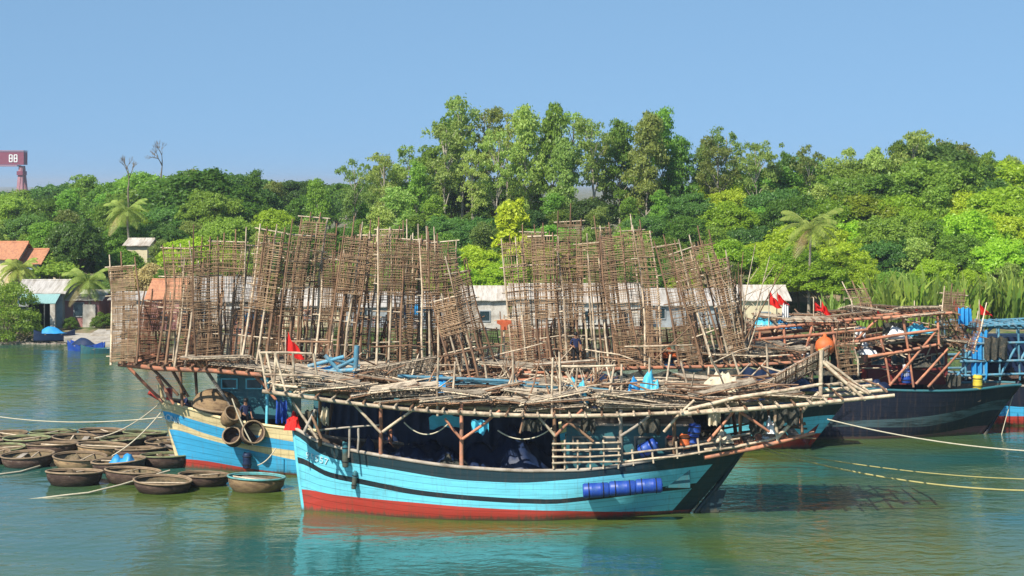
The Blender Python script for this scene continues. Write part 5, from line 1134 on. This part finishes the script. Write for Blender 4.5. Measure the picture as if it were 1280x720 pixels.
brush('crossed pole ends above the slatted rail of the front boat', 698, 500, 440, 80, 8, .25, 7)

# litter between the rear boats: trays, poles, cargo on their platforms
for i in range(26):
    x = lerp(pB[0].x + 1.0, pB[-1].x - 1, U(0, 1)); k = i % 3; p = BWm @ Vector((x, U(-2.2, 2.2), bz(x) + .25 + .16 * k)); q = pxof(p)
    tray(p, (U(-.15, .1), U(-.12, .12), U(-.3, .3)), f"lattice tray lying at the feet of the {'left row' if q < 420 else 'middle fan'} of racks, {('bottom', 'middle', 'top')[k]} layer", 'trays lying on the blue and cream boat platform')
for i in range(26):
    x = lerp(pC[0].x + 1.0, pC[-1].x - .5, U(0, 1)); k = i % 3; p = Vector((C_.x, C_.y, 0)) + Vector((x, U(-2.4, 2.2), cz(x) + .25 + .16 * k)); q = pxof(p)
    tray(p, (U(-.15, .1), U(-.12, .12), U(-.3, .3)), f"lattice tray lying at the feet of the {'tall square racks' if q < 825 else 'leaning right hand racks'}, {('bottom', 'middle', 'top')[k]} layer", 'trays lying on the turquoise and red boat platform')
for i in range(24):
    q = U(940, 1180); zz = (405, 440)[i % 2]; yl = U(-2.3, 2.0); p = D.loc(q, zz - .06 * (q - 1080), -2.5); p.y = yl; p.z += .2 + .15 * (i % 3)
    tray(D.Mw @ p, (U(-.2, .1), U(-.15, .15), U(-.3, .3)), f"lattice tray lying on the {('upper', 'lower')[i % 2]} tier of the salmon frame, {'left' if q < 1020 else 'middle' if q < 1100 else 'right'} part", 'trays lying on the salmon timber frame')
for i in range(76):
    q = U(930, 1200); p = D.loc(q, U(405, 470), 0); p.y = U(-2.4, 2.2); kk = i % 2
    stick(D.Mw @ p, (0, U(-.5, .5) if i % 3 else U(-1.4, 1.4), U(-.6, .6)), f"{'brown' if kk else 'pale'} loose pole {'leaning' if i % 3 == 0 else 'lying'} in the salmon timber frame, {'far left' if q < 960 else 'left' if q < 1000 else 'left centre' if q < 1040 else 'middle' if q < 1090 else 'right centre' if q < 1140 else 'right'} part", 'loose poles in the salmon timber frame', kk)
for i in range(36):
    x = lerp(pB[0].x + .5, pC[-1].x, U(0, 1)); q = 420 + i * 15.5; p = at(q, U(425, 462), U(97, 100)) if q > 640 else at(q, U(430, 466), U(91, 95)); kk = i % 2
    stick(p, (0, U(-.3, .3) if i % 3 else U(-1.5, 1.5), U(-.7, .7)), f"{'brown' if kk else 'pale'} stray pole {'leaning' if i % 3 == 0 else 'lying'} {'between the middle fan racks' if q < 630 else 'between the tall square racks' if q < 815 else 'between the leaning right hand racks'}", 'stray poles between the racks', kk)
cg = [(560, 472, 1.0, .6, 'tarp_cream', 'canvas', 'cream canvas heap at the foot of the middle fan'), 
      (705, 452, .8, .6, 'net', 'net_pile', 'dark net heap between the tall square racks'), (770, 452, .8, .6, 'net', 'net_pile', 'dark net heap at the right foot of the tall square racks'), (840, 452, .7, .6, 'tarp_blue', 'tarpaulin', 'blue sheet between the two right rows of racks'), (895, 450, .8, .5, 'tarp_navy', 'tarpaulin', 'navy sheet at the foot of the leaning right hand racks'),
      (660, 455, .8, .6, 'net', 'net_pile', 'dark net heap at the left foot of the tall square racks'), (830, 438, .7, .5, 'orange', 'tarpaulin', 'orange sheet between the tall square and the leaning racks'), (930, 440, .5, .5, 'orange', 'tarpaulin', 'orange cloth heap at the right end of the leaning racks')]
for i, (px, py, sx, sz, m, nm, lb) in enumerate(cg):
    Y = 92.5 if px < 630 else 100.5; cargo(nm, lb, 'fishing net' if nm == 'net_pile' else nm, at(px, py + 8, Y), sx, .7, sz, M[m], 130 + i * 2.3)
for i, (px, py, sx, sz, m, nm, lb) in enumerate([(955, 404, .6, .7, 'tarp_cyan', 'tarpaulin', 'light blue sheet on the left end of the salmon frame top'), (985, 404, .7, .6, 'tarp_blue', 'tarpaulin', 'blue sheet on the salmon frame top by the white bundle'), (1000, 440, .6, .4, 'white', 'sack', 'white sack on the lower tier of the salmon frame left part'),
                                          (1120, 416, .7, .6, 'white', 'sack', 'white sack on the middle tier of the salmon frame'), (1150, 410, .6, .6, 'tarp_cyan', 'tarpaulin', 'pale blue sheet on the top tier of the salmon frame'), (1084, 436, .45, .6, 'white', 'sack', 'white drumlike sack left of the big salmon brace'), (1090, 478, .9, .5, 'tarp_navy', 'tarpaulin', 'navy sheet on the dark boat deck behind the overhanging gallery'), 
                                          (1030, 462, .8, .6, 'net', 'net_pile', 'dark net heap under the salmon frame left of the orange float'), (1155, 452, .8, .5, 'net', 'net_pile', 'dark net heap on the maroon deckhouse roof'), (1246, 442, .6, .8, 'net', 'net_pile', 'net heap on the blue frame'), (1268, 466, .6, .5, 'basket', 'net_pile', 'brown heap on the deck of the blue framed boat')]):
    Y = 104.6 if px < 1212 else 111; cargo(nm, lb, 'fishing net' if nm == 'net_pile' else nm, at(px, py + 6, Y), sx, .6, sz, M[m], 230 + i * 2.1)
for i, (px, py, Y, w_, h_, m, lb) in enumerate([(312, 390, 95.4, 1.5, 1.1, 'tarp_blue', 'blue sheet hung behind the left row of racks'), (258, 402, 95.4, 1.6, 2.0, 'tarp_cream', 'buff canvas hung behind the left row of racks'), (512, 380, 95.6, 1.0, .5, 'tarp_blue', 'blue sheet seen through the middle fan of racks'), (982, 378, 104.5, .35, 1.3, 'white', 'white cloth hung under the leftmost red flags'),
        (1206, 384, 104.2, .7, .9, 'tarp_blue', 'blue cloth hung on the pale rack stack'), (1224, 412, 110.0, .9, 2.6, 'tarp_blue', 'bright blue sheet hung at the left end of the blue frame'), (1245, 420, 109.8, 1.3, 1.2, 'net', 'net hung in the blue frame'), (1052, 440, 104.2, 1.2, 1.7, 'net', 'dark net hung under the salmon frame beside the orange float'), (985, 445, 104.4, 1.6, 1.3, 'net', 'dark net hung under the salmon frame left part'), (1120, 402, 104.4, 1.4, .7, 'net', 'dark net hung from the top salmon beam'), (1090, 452, 107.5, 5.5, 1.6, 'tarp_navy', 'long dark sheet added for shade at the back of the salmon frame'), (985, 418, 107.6, 4.5, 1.8, 'tarp_navy', 'dark sheet added for shade at the back of the salmon frame left part'), (1075, 408, 104.2, .6, .5, 'white', 'white cloth hung on the top salmon beam'), (1142, 408, 104.2, .7, .5, 'tarp_cyan', 'pale blue cloth hung on the top salmon beam'), (1132, 455, 104.0, .3, .6, 'white', 'white cloth strip hung beside the big salmon brace'), (1192, 468, 104.4, .8, .7, 'net', 'net hung over the dark boat gunwale')]):
    sheet('hanging_cloth', lb, 'cloth', at(px, py, Y), w_, h_, M[m], 0, i * 1.9 + 2, 3, .3)  # the dark back sheets are added to deepen the salmon frame's inner shade
for i, (px, w_, m, lb) in enumerate([(655, 3.2, 'net', 'dark net hung along the platform edge under the tall square racks, left piece'), (735, 3.0, 'tarp_navy', 'navy sheet hung along the platform edge under the tall square racks'), (810, 3.0, 'net', 'dark net hung along the platform edge under the tall square racks, right piece'), (888, 3.2, 'net', 'dark net hung along the platform edge under the leaning right hand racks'), (960, 2.6, 'tarp_navy', 'navy sheet hung along the platform edge right of the leaning racks')]):
    p = at(px, 464, 98.1); p.z = cz(p.x - C_.x) - .12; sheet('hanging_sheet', lb, 'tarpaulin', p, w_, 1.7, M[m], 0, i * 2.7 + 1, 5, .25)
p = at(1031, 433, 103.6); fo = thing('float_ball', 'large orange float with a yellow patch hanging on the salmon frame', 'float', p); mb = MB(); mb.lathe([(.001, -.5), (.3, -.42), (.48, -.2), (.52, 0), (.45, .25), (.25, .43), (.1, .5), (.08, .62), (.001, .62)], 20); fo.scale = (1, 1, 1.05); mb.build('ball', M['orange'], fo)
mb = MB(); mb.lathe([(.001, 0), (.16, -.01), (.23, -.05)], 14, 0, Matrix.Translation((-.28, -.36, .03)) @ Matrix.Rotation(R(62), 4, 'X') @ Matrix.Rotation(R(-38), 4, 'Y')); mb.build('patch', M['yellow'], fo)
p = at(1222, 478, 104.8); drum('jug', 'yellow jug with a white top hanging at the dark boat gunwale', p, (0, 0, 1), .25, .75, M['yellow'], cat='jug')
p = at(1133, 470, 104.2); drum('barrel', 'blue barrel on the dark boat deck beside the maroon deckhouse', p, (0, 0, 1), .28, .75, M['drum'])
# old tyres along the dark boat
FL = 'red flags on the right hand boats'
for i, (px, py, w_, h_, Y, lb) in enumerate([(966, 376, .75, .7, 104, 'red flag over the white bundle, left one of the touching pair'), (976, 373, .7, .6, 104.4, 'orange red flag over the white bundle, right one of the touching pair'), (1022, 382, .65, .55, 105, 'red flag between coconut palm trunk and salmon frame, higher of two'), (1031, 386, .6, .6, 105.4, 'red flag between coconut palm trunk and salmon frame, lower of two'),
                                            (1101, 392, .7, .5, 106, 'red flag low on the salmon frame right of the small pale rack'), (1148, 386, .8, .55, 106.4, 'orange red flag before the nipa palms mid way along the salmon frame'), (1196, 383, .6, .6, 106, 'red flag partly behind the pale rack stack'), (1229, 386, .8, .6, 107, 'orange red flag furthest right before the nipa palms')]):
    flag(lb, at(px - 5, py + 6, Y), w_ * 1.1, h_ * 1.05, 1.2, group=FL)

# ------------------------------------------------------------------ coracles
CM = {}
for key, (bm_, rm) in {'dark': ('basket', 'rim'), 'olive': ('basket', 'rim_green'), 'tan': ('basket_tan', 'rim'), 'teal': ('basket_tan', 'rim_teal')}.items():
    hb = MB(); hb.lathe([(.001, -.22), (.55, -.20), (.80, -.05), (.95, .20), (1.0, .50), (.985, .52), (.93, .24), (.78, .03), (.5, -.08), (.001, -.10)], 32, 0, None, 1, 1, True, [0, 0, 0, 0, 0, 1, 1, 1, 1])
    rb = MB(); rb.path([(1.0 * math.cos(k * .19635), 1.0 * math.sin(k * .19635), .52) for k in range(33)], .042, 6); rb.path([(.965 * math.cos(k * .19635), .965 * math.sin(k * .19635), .47) for k in range(33)], .03, 5)
    tb = MB(); tb.path([(-.93, .2, .44), (.93, .25, .44)], .035, 6)
    tb2 = MB(); tb2.box((0, -.3, .40), (1.8, .22, .035))
    CM[key] = (hb.mesh('basket_hull', [M[bm_], M['mat']]), rb.mesh('rim', M[rm]), tb.mesh('crossbar', M['bamboo']), tb2.mesh('thwart', M['grey_wood']))
cor = [(98, 609, 80, 'dark', 'front left'), (160, 607, 78, 'dark', ''), (212, 617, 84, 'dark', ''), (246, 611, 72, 'dark', ''), (320, 617, 84, 'teal', ''), (108, 588, 86, 'tan', ''), (40, 586, 80, 'dark', ''), (-20, 582, 80, 'dark', ''), (160, 590, 84, 'dark', 'tarp'), (200, 588, 76, 'olive', ''),
       (20, 573, 64, 'olive', ''), (75, 573, 72, 'dark', ''), (125, 574, 74, 'tan', ''), (172, 575, 70, 'dark', ''), (205, 573, 60, 'tan', ''), (-15, 566, 60, 'dark', ''), (50, 563, 66, 'olive', ''), (100, 562, 70, 'dark', ''), (150, 562, 64, 'olive', ''), (190, 563, 60, 'dark', ''), (70, 555, 66, 'olive', ''), (120, 555, 66, 'dark', ''), (168, 556, 62, 'olive', ''), (20, 556, 60, 'dark', '')]
CP = []
for px, yb, wpx, k, n in cor:
    Yb = CAMH * F / (yb - HY); r_ = .88 * min(1.42, wpx / 2 / F * (Yb + 1.3)); Yc_ = Yb + r_ * .85; CP.append([(px - CX) / F * Yc_, Yc_, r_, k, n, px])
for it in range(160):
    for i in range(len(CP)):
        for j in range(i):
            a, b = CP[i], CP[j]; dx, dy = a[0] - b[0], a[1] - b[1]; d = math.hypot(dx, dy) or .01; m_ = a[2] + b[2] + .06
            if d < m_: q = (m_ - d) / d * .5; a[0] += dx * q; a[1] += dy * q; b[0] -= dx * q; b[1] -= dy * q
    for a in CP:                                        # stay clear of the two hulls
        lim = -14.9 - a[2] - .25 if a[3] != 'teal' else 1e9
        if a[1] > 89.8 and a[0] > lim: a[0] -= min(.2, a[0] - lim)
        if a[3] == 'teal': a[1] = min(a[1], 88.6 - .2); a[0] = min(max(a[0], -11.9), -10.9)
REM = []
CP.sort(key=lambda a: a[1]); rows_ = []
for a in CP:
    if not rows_ or a[1] - rows_[-1][0][1] > 2.2: rows_.append([a])
    else: rows_[-1].append(a)
RNM = ['nearest', 'second', 'third', 'fourth', 'fifth', 'sixth', 'seventh', 'eighth']
for ri, rw in enumerate(rows_):
    rw.sort(key=lambda a: a[0]); others = [a for a in rw if a[3] != 'teal' and a[4] != 'tarp']
    for a in rw:
        look = {'dark': 'dark tarred', 'olive': 'olive rimmed', 'tan': 'tan woven', 'teal': 'turquoise rimmed'}[a[3]]
        if a[3] == 'teal': lb = 'turquoise rimmed round basket boat floating between the two hulls'
        elif a[4] == 'tarp': lb = 'round basket boat with a bright blue sheet inside'
        else: lb = f"{look} round basket boat in the {RNM[ri]} row from the camera, {ordinal(others.index(a), len(others)) if len(others) > 1 else 'alone'}"
        o = thing('basket_boat', lb, 'basket boat', (a[0], a[1], 0), (U(-.05, .05), U(-.06, .06), U(0, 6.28)), 'round basket boats moored left of the blue boat'); s = a[2]; o.scale = (s, s, s * U(.72, .9))
        h_, r_, c_, t_ = CM[a[3]]; use('basket_hull', h_, o); use('rim', r_, o); use('crossbar', c_, o)
        if rng.random() < .6: use('thwart', t_, o)
        if a[4] == 'tarp': cargo('tarpaulin', 'bright blue sheet crumpled inside a round basket boat', 'tarpaulin', (a[0] + .3, a[1] - .3, .25), .75, .6, .55, M['tarp_blue'], 61)
        elif a[3] != 'teal' and rng.random() < .6: cargo('net_pile', f"coiled net inside the basket boat in the {RNM[ri]} row, {'alone' if len(others) < 2 else ordinal(others.index(a), len(others))}", 'fishing net', (a[0], a[1], .02), .6 * s, .5 * s, .5, M['mat'], a[0])

# ------------------------------------------------------------------ people
def person(label, p, rz, joints, shirt, trousers, cut=(.98, 1.46)):
    # joints: dict of points in metres, feet at z = 0, facing -Y
    J = joints; names = ['pelvis', 'spine', 'chest', 'neck', 'head', 'crown', 'lsh', 'lel', 'lwr', 'lhand', 'rsh', 'rel', 'rwr', 'rhand', 'lhip', 'lkn', 'lan', 'ltoe', 'rhip', 'rkn', 'ran', 'rtoe', 'nose']
    rad = dict(pelvis=(.15, .115), spine=(.135, .10), chest=(.155, .11), neck=(.055, .06), head=(.078, .092), crown=(.072, .085), lsh=(.06, .06), lel=(.042, .042), lwr=(.030, .026), lhand=(.042, .022), lhip=(.088, .09), lkn=(.058, .06), lan=(.042, .045), ltoe=(.04, .03), nose=(.03, .045))
    ed = [('pelvis', 'spine'), ('spine', 'chest'), ('chest', 'neck'), ('neck', 'head'), ('head', 'crown'), ('head', 'nose'), ('chest', 'lsh'), ('lsh', 'lel'), ('lel', 'lwr'), ('lwr', 'lhand'), ('chest', 'rsh'), ('rsh', 'rel'), ('rel', 'rwr'), ('rwr', 'rhand'), ('pelvis', 'lhip'), ('lhip', 'lkn'), ('lkn', 'lan'), ('lan', 'ltoe'), ('pelvis', 'rhip'), ('rhip', 'rkn'), ('rkn', 'ran'), ('ran', 'rtoe')]
    vs = [Vector(J[n]) for n in names]; es = [(names.index(a), names.index(b)) for a, b in ed]; rr = [rad.get(n) or rad['l' + n[1:]] for n in names]
    for s in 'lr':                                      # fingers and thumb rooted in the palm
        h0 = names.index(s + 'hand'); hp = Vector(J[s + 'hand']); d = (hp - Vector(J[s + 'wr'])).normalized(); sd_ = d.cross(Vector((0, 1, 0.2))).normalized()
        for k, (off, ln) in enumerate(((-.033, .075), (-.011, .088), (.011, .082), (.033, .062), (.055, .05))):
            b0 = hp + sd_ * off * .9; vs += [b0 + d * .045 * (k < 4), b0 + d * ln + Vector((0, -.02, 0)) + sd_ * (.03 if k == 4 else 0)]; rr += [(.0095, .0095), (.008, .008)]
            es += [(h0, len(vs) - 2), (len(vs) - 2, len(vs) - 1)]
    me = bpy.data.meshes.new('p'); me.from_pydata(vs, es, []); o = bpy.data.objects.new('p', me); COL.objects.link(o)
    sk = o.modifiers.new('s', 'SKIN'); me.skin_vertices or me.skin_vertices.new()
    sv = me.skin_vertices[0].data if len(me.skin_vertices) else None
    if sv:
        for i, r_ in enumerate(rr): sv[i].radius = r_; sv[i].use_root = (i == 0)
    sk.use_smooth_shade = True
    sb = o.modifiers.new('b', 'SUBSURF'); sb.levels = 2; sb.render_levels = 2
    dg = bpy.context.evaluated_depsgraph_get(); dg.update(); m2 = bpy.data.meshes.new_from_object(o.evaluated_get(dg)); bpy.data.objects.remove(o)
    m2.materials.clear()
    for m_ in (M['skin'], shirt, trousers, M['rubber']): m2.materials.append(m_)
    def segd(c, a, b): a, b = Vector(J[a]), Vector(J[b]); t = max(0, min(1, (c - a).dot(b - a) / (b - a).length_squared)); return (c - lerp(a, b, t)).length
    zones = [(0, e) for e in (('neck', 'head'), ('head', 'crown'), ('lel', 'lwr'), ('lwr', 'lhand'), ('rel', 'rwr'), ('rwr', 'rhand'))] + [(1, e) for e in (('spine', 'chest'), ('lsh', 'lel'), ('rsh', 'rel'), ('chest', 'lsh'), ('chest', 'rsh'))] + [(2, e) for e in (('lhip', 'lkn'), ('lkn', 'lan'), ('rhip', 'rkn'), ('rkn', 'ran'), ('pelvis', 'lhip'), ('pelvis', 'rhip'))] + [(3, ('lan', 'ltoe')), (3, ('ran', 'rtoe'))]
    for f in m2.polygons: f.material_index = min(zones, key=lambda z: segd(f.center, *z[1]))[0]
    t = thing('person', label, 'person', p, (0, 0, rz)); use('body', m2, t)
    H_ = Vector(J['head']); hb = MB()
    hb.lathe([(.105, -.02), (.112, .04), (.10, .10), (.06, .145), (.001, .158)], 16, 0, Matrix.Translation(H_ + Vector((0, .018, .03))), .92, 1.05); hb.build('hair', M['hair'], t)
    for s in (-1, 1):
        eb = MB(); eb.lathe([(.001, -.012), (.012, 0), (.001, .012)], 8, 0, Matrix.Translation(H_ + Vector((.034 * s, -.098, .02)))); eb.build('eye', M['rubber'], t)
        eb = MB(); eb.lathe([(.001, -.03), (.02, 0), (.001, .035)], 8, 0, Matrix.Translation(H_ + Vector((.088 * s, .01, .0))), .5, 1); eb.build('ear', M['skin'], t)
    eb = MB(); eb.box(H_ + Vector((0, -.096, -.058)), (.05, .012, .012)); eb.build('mouth', M['maroon'], t); return t
stand = dict(pelvis=(0, 0, .94), spine=(0, .0, 1.12), chest=(0, .02, 1.34), neck=(0, .0, 1.49), head=(0, -.02, 1.60), crown=(0, -.005, 1.68), nose=(0, -.085, 1.59), lsh=(.19, .02, 1.40), lel=(.27, .03, 1.13), lwr=(.25, -.14, .95), lhand=(.24, -.19, .90), rsh=(-.19, .02, 1.40), rel=(-.28, .0, 1.13), rwr=(-.20, -.20, 1.05), rhand=(-.17, -.26, 1.04),
             lhip=(.095, 0, .90), lkn=(.11, -.02, .49), lan=(.11, .03, .08), ltoe=(.12, -.13, .03), rhip=(-.095, 0, .90), rkn=(-.11, -.03, .49), ran=(-.12, .03, .08), rtoe=(-.13, -.13, .03))
squat = dict(pelvis=(0, .12, .32), spine=(0, .10, .50), chest=(0, .02, .70), neck=(0, -.04, .85), head=(0, -.08, .955), crown=(0, -.07, 1.035), nose=(0, -.145, .945), lsh=(.19, .0, .76), lel=(.25, -.18, .56), lwr=(.14, -.36, .50), lhand=(.10, -.41, .48), rsh=(-.19, .0, .76), rel=(-.25, -.18, .56), rwr=(-.14, -.36, .48), rhand=(-.10, -.41, .46),
             lhip=(.10, .10, .30), lkn=(.17, -.28, .46), lan=(.14, -.05, .08), ltoe=(.16, -.21, .03), rhip=(-.10, .10, .30), rkn=(-.17, -.28, .46), ran=(-.14, -.05, .08), rtoe=(-.16, -.21, .03))
p = B.loc(306, 510, -1.9); zdk = B.sheer(p.x) - .68
person('person in dark clothes standing on the blue and cream boat behind the hung baskets', BWm @ Vector((p.x, -1.75, zdk)), R(30), stand, M['shirt'], M['trousers'])
p = B.loc(231, 500, -.3); person('person in dark clothes squatting in the bow of the blue and cream boat', BWm @ Vector((p.x, -.35, B.sheer(p.x) - .45)), R(-40), squat, M['shirt'], M['trousers'])
bpy.context.view_layer.update()
p = at(720, 462, 97.4); person('person in a dark shirt standing between the tall square racks behind the crossed sticks', (p.x, 97.9, cz(p.x - C_.x) + .18), R(15), stand, M['shirt'], M['trousers'])
# orange shirt drying on a pole cross
o = thing('hung_shirt', 'orange shirt with spread sleeves hung on a pole left of the tall square racks', 'shirt', at(630, 432, 96.5)); mb = MB(); mb.path([(0, 0, -.6), (0, .02, 1.5)], .035, 6); mb.path([(-.5, 0, 1.22), (.5, 0, 1.25)], .03, 6); mb.build('pole_cross', M['bamboo'], o)
sbm = MB()
sil = [(-.28, .35), (-.26, .75), (-.70, .98), (-.68, 1.26), (-.12, 1.33), (0, 1.28), (.12, 1.33), (.68, 1.28), (.70, 1.0), (.26, .75), (.30, .32)]
fr = [(x, -.10 - .02 * math.sin(x * 9), z) for x, z in sil]; bk = [(x, .07, z) for x, z in sil]; n_ = len(sil)
fr = [(x * .5, y, .6 + z * .5) for x, y, z in fr]; bk = [(x * .5, y, .6 + z * .5) for x, y, z in bk]
sbm.add(fr + bk, [tuple(range(n_)), tuple(reversed(range(n_, 2 * n_)))] + [(i, (i + 1) % n_ + 0, (i + 1) % n_ + n_, i + n_) for i in range(n_)]); sbm.build('cloth', M['rust'], o)

# ------------------------------------------------------------------ mooring ropes
def gnd(px, py): return at(px, py, CAMH * F / (py - HY))
bowB = BWm @ Vector((bx0 + .3, -.1, B.sheer(bx0) + .1))
rope('mooring_rope', 'thin pale rope running left from the blue boat bow across open water', sag(bowB - Vector((0, 0, .9)), gnd(-60, 512) + Vector((0, 0, .1)), .5, 20), .03, M['rope'])
rope('mooring_rope', 'pale rope from the blue boat bow down to the olive basket boats', sag(bowB, gnd(118, 560) + Vector((0, 0, .5)), .35), .03, M['rope'])
rope('mooring_rope', 'second pale rope from the blue boat bow down to the tan basket boats', sag(bowB + Vector((.3, 0, 0)), gnd(140, 583) + Vector((0, 0, .5)), .3), .03, M['rope'])
rope('mooring_rope', 'pale rope trailing on the water in front of the nearest basket boats', [gnd(212, 602) + Vector((0, 0, .5)), gnd(180, 607) + Vector((0, 0, .35)), gnd(150, 612) + Vector((0, 0, .2)), gnd(110, 618) + Vector((0, 0, .07)), gnd(80, 620) + Vector((0, 0, .03)), gnd(30, 624) + Vector((0, 0, -.05))], .045, M['rope'])
rope('mooring_rope', 'short rope drooping between the left basket boats at the frame edge', [gnd(65, 572) + Vector((0, 0, .3)), gnd(50, 585) + Vector((0, 0, .1)), gnd(25, 591) + Vector((0, 0, .05)), gnd(-20, 596) + Vector((0, 0, .02))], .05, M['rope'])
rope('mooring_rope', 'rope slung down the blue boat side past the hung baskets', sag(BWm @ B.loc(290, 498, -2.9), BWm @ B.loc(316, 556, -2.95), .15), .035, M['rope'])
rope('mooring_rope', 'rope rising from the turquoise rimmed basket boat to the blue hull', sag(gnd(322, 598) + Vector((0, 0, .6)), BWm @ B.loc(345, 560, -2.75), .15), .028, M['rope'])
stA = aw(ax1 - .2, 0, A.sheer(ax1) + .05)
for k, (e, lb) in enumerate([((1330, 622), 'yellowish rope stretching right from the front boat stern, nearer of the two'), ((1340, 608), 'yellowish rope stretching right from the front boat stern, further of the two')]):
    rope('mooring_rope', lb, sag(stA + Vector((0, .1 * k, 0)), gnd(*e) + Vector((0, 0, .3)), .55 - .15 * k, 24), .038 - .010 * k, M['rope_y'])
rope('mooring_rope', 'thick pale rope stretching right from the turquoise and red boat across the dark hull', sag(at(1034, 524, 97.5), at(1340, 566, 96) , .35, 24), .034, M['rope'])
rope('mooring_rope', 'thin rope hanging from the dark navy boat stern into the water', sag(D.Mw @ Vector((dx1 - .1, -.05, D.sheer(dx1) - .05)), D.Mw @ Vector((dx1 - 1.0, -.3, -.1)), -.15), .025, M['rope'])

# ------------------------------------------------------------------ air
hz = bpy.data.materials.new('haze_air'); hz.use_nodes = True; N = hz.node_tree.nodes; L = hz.node_tree.links
for n in [n for n in N if n.type == 'BSDF_PRINCIPLED']: N.remove(n)
pv = N.new('ShaderNodeVolumePrincipled'); pv.inputs['Color'].default_value = (0.80, 0.90, 1.0, 1); pv.inputs['Density'].default_value = 0.00020; pv.inputs['Anisotropy'].default_value = 0.2
L.new(pv.outputs[0], N['Material Output'].inputs['Volume'])
hm = MB(); hm.box((0, 4400, 14.5), (18400, 9600, 37)); ho = hm.build('haze', hz); ho['kind'] = 'stuff'
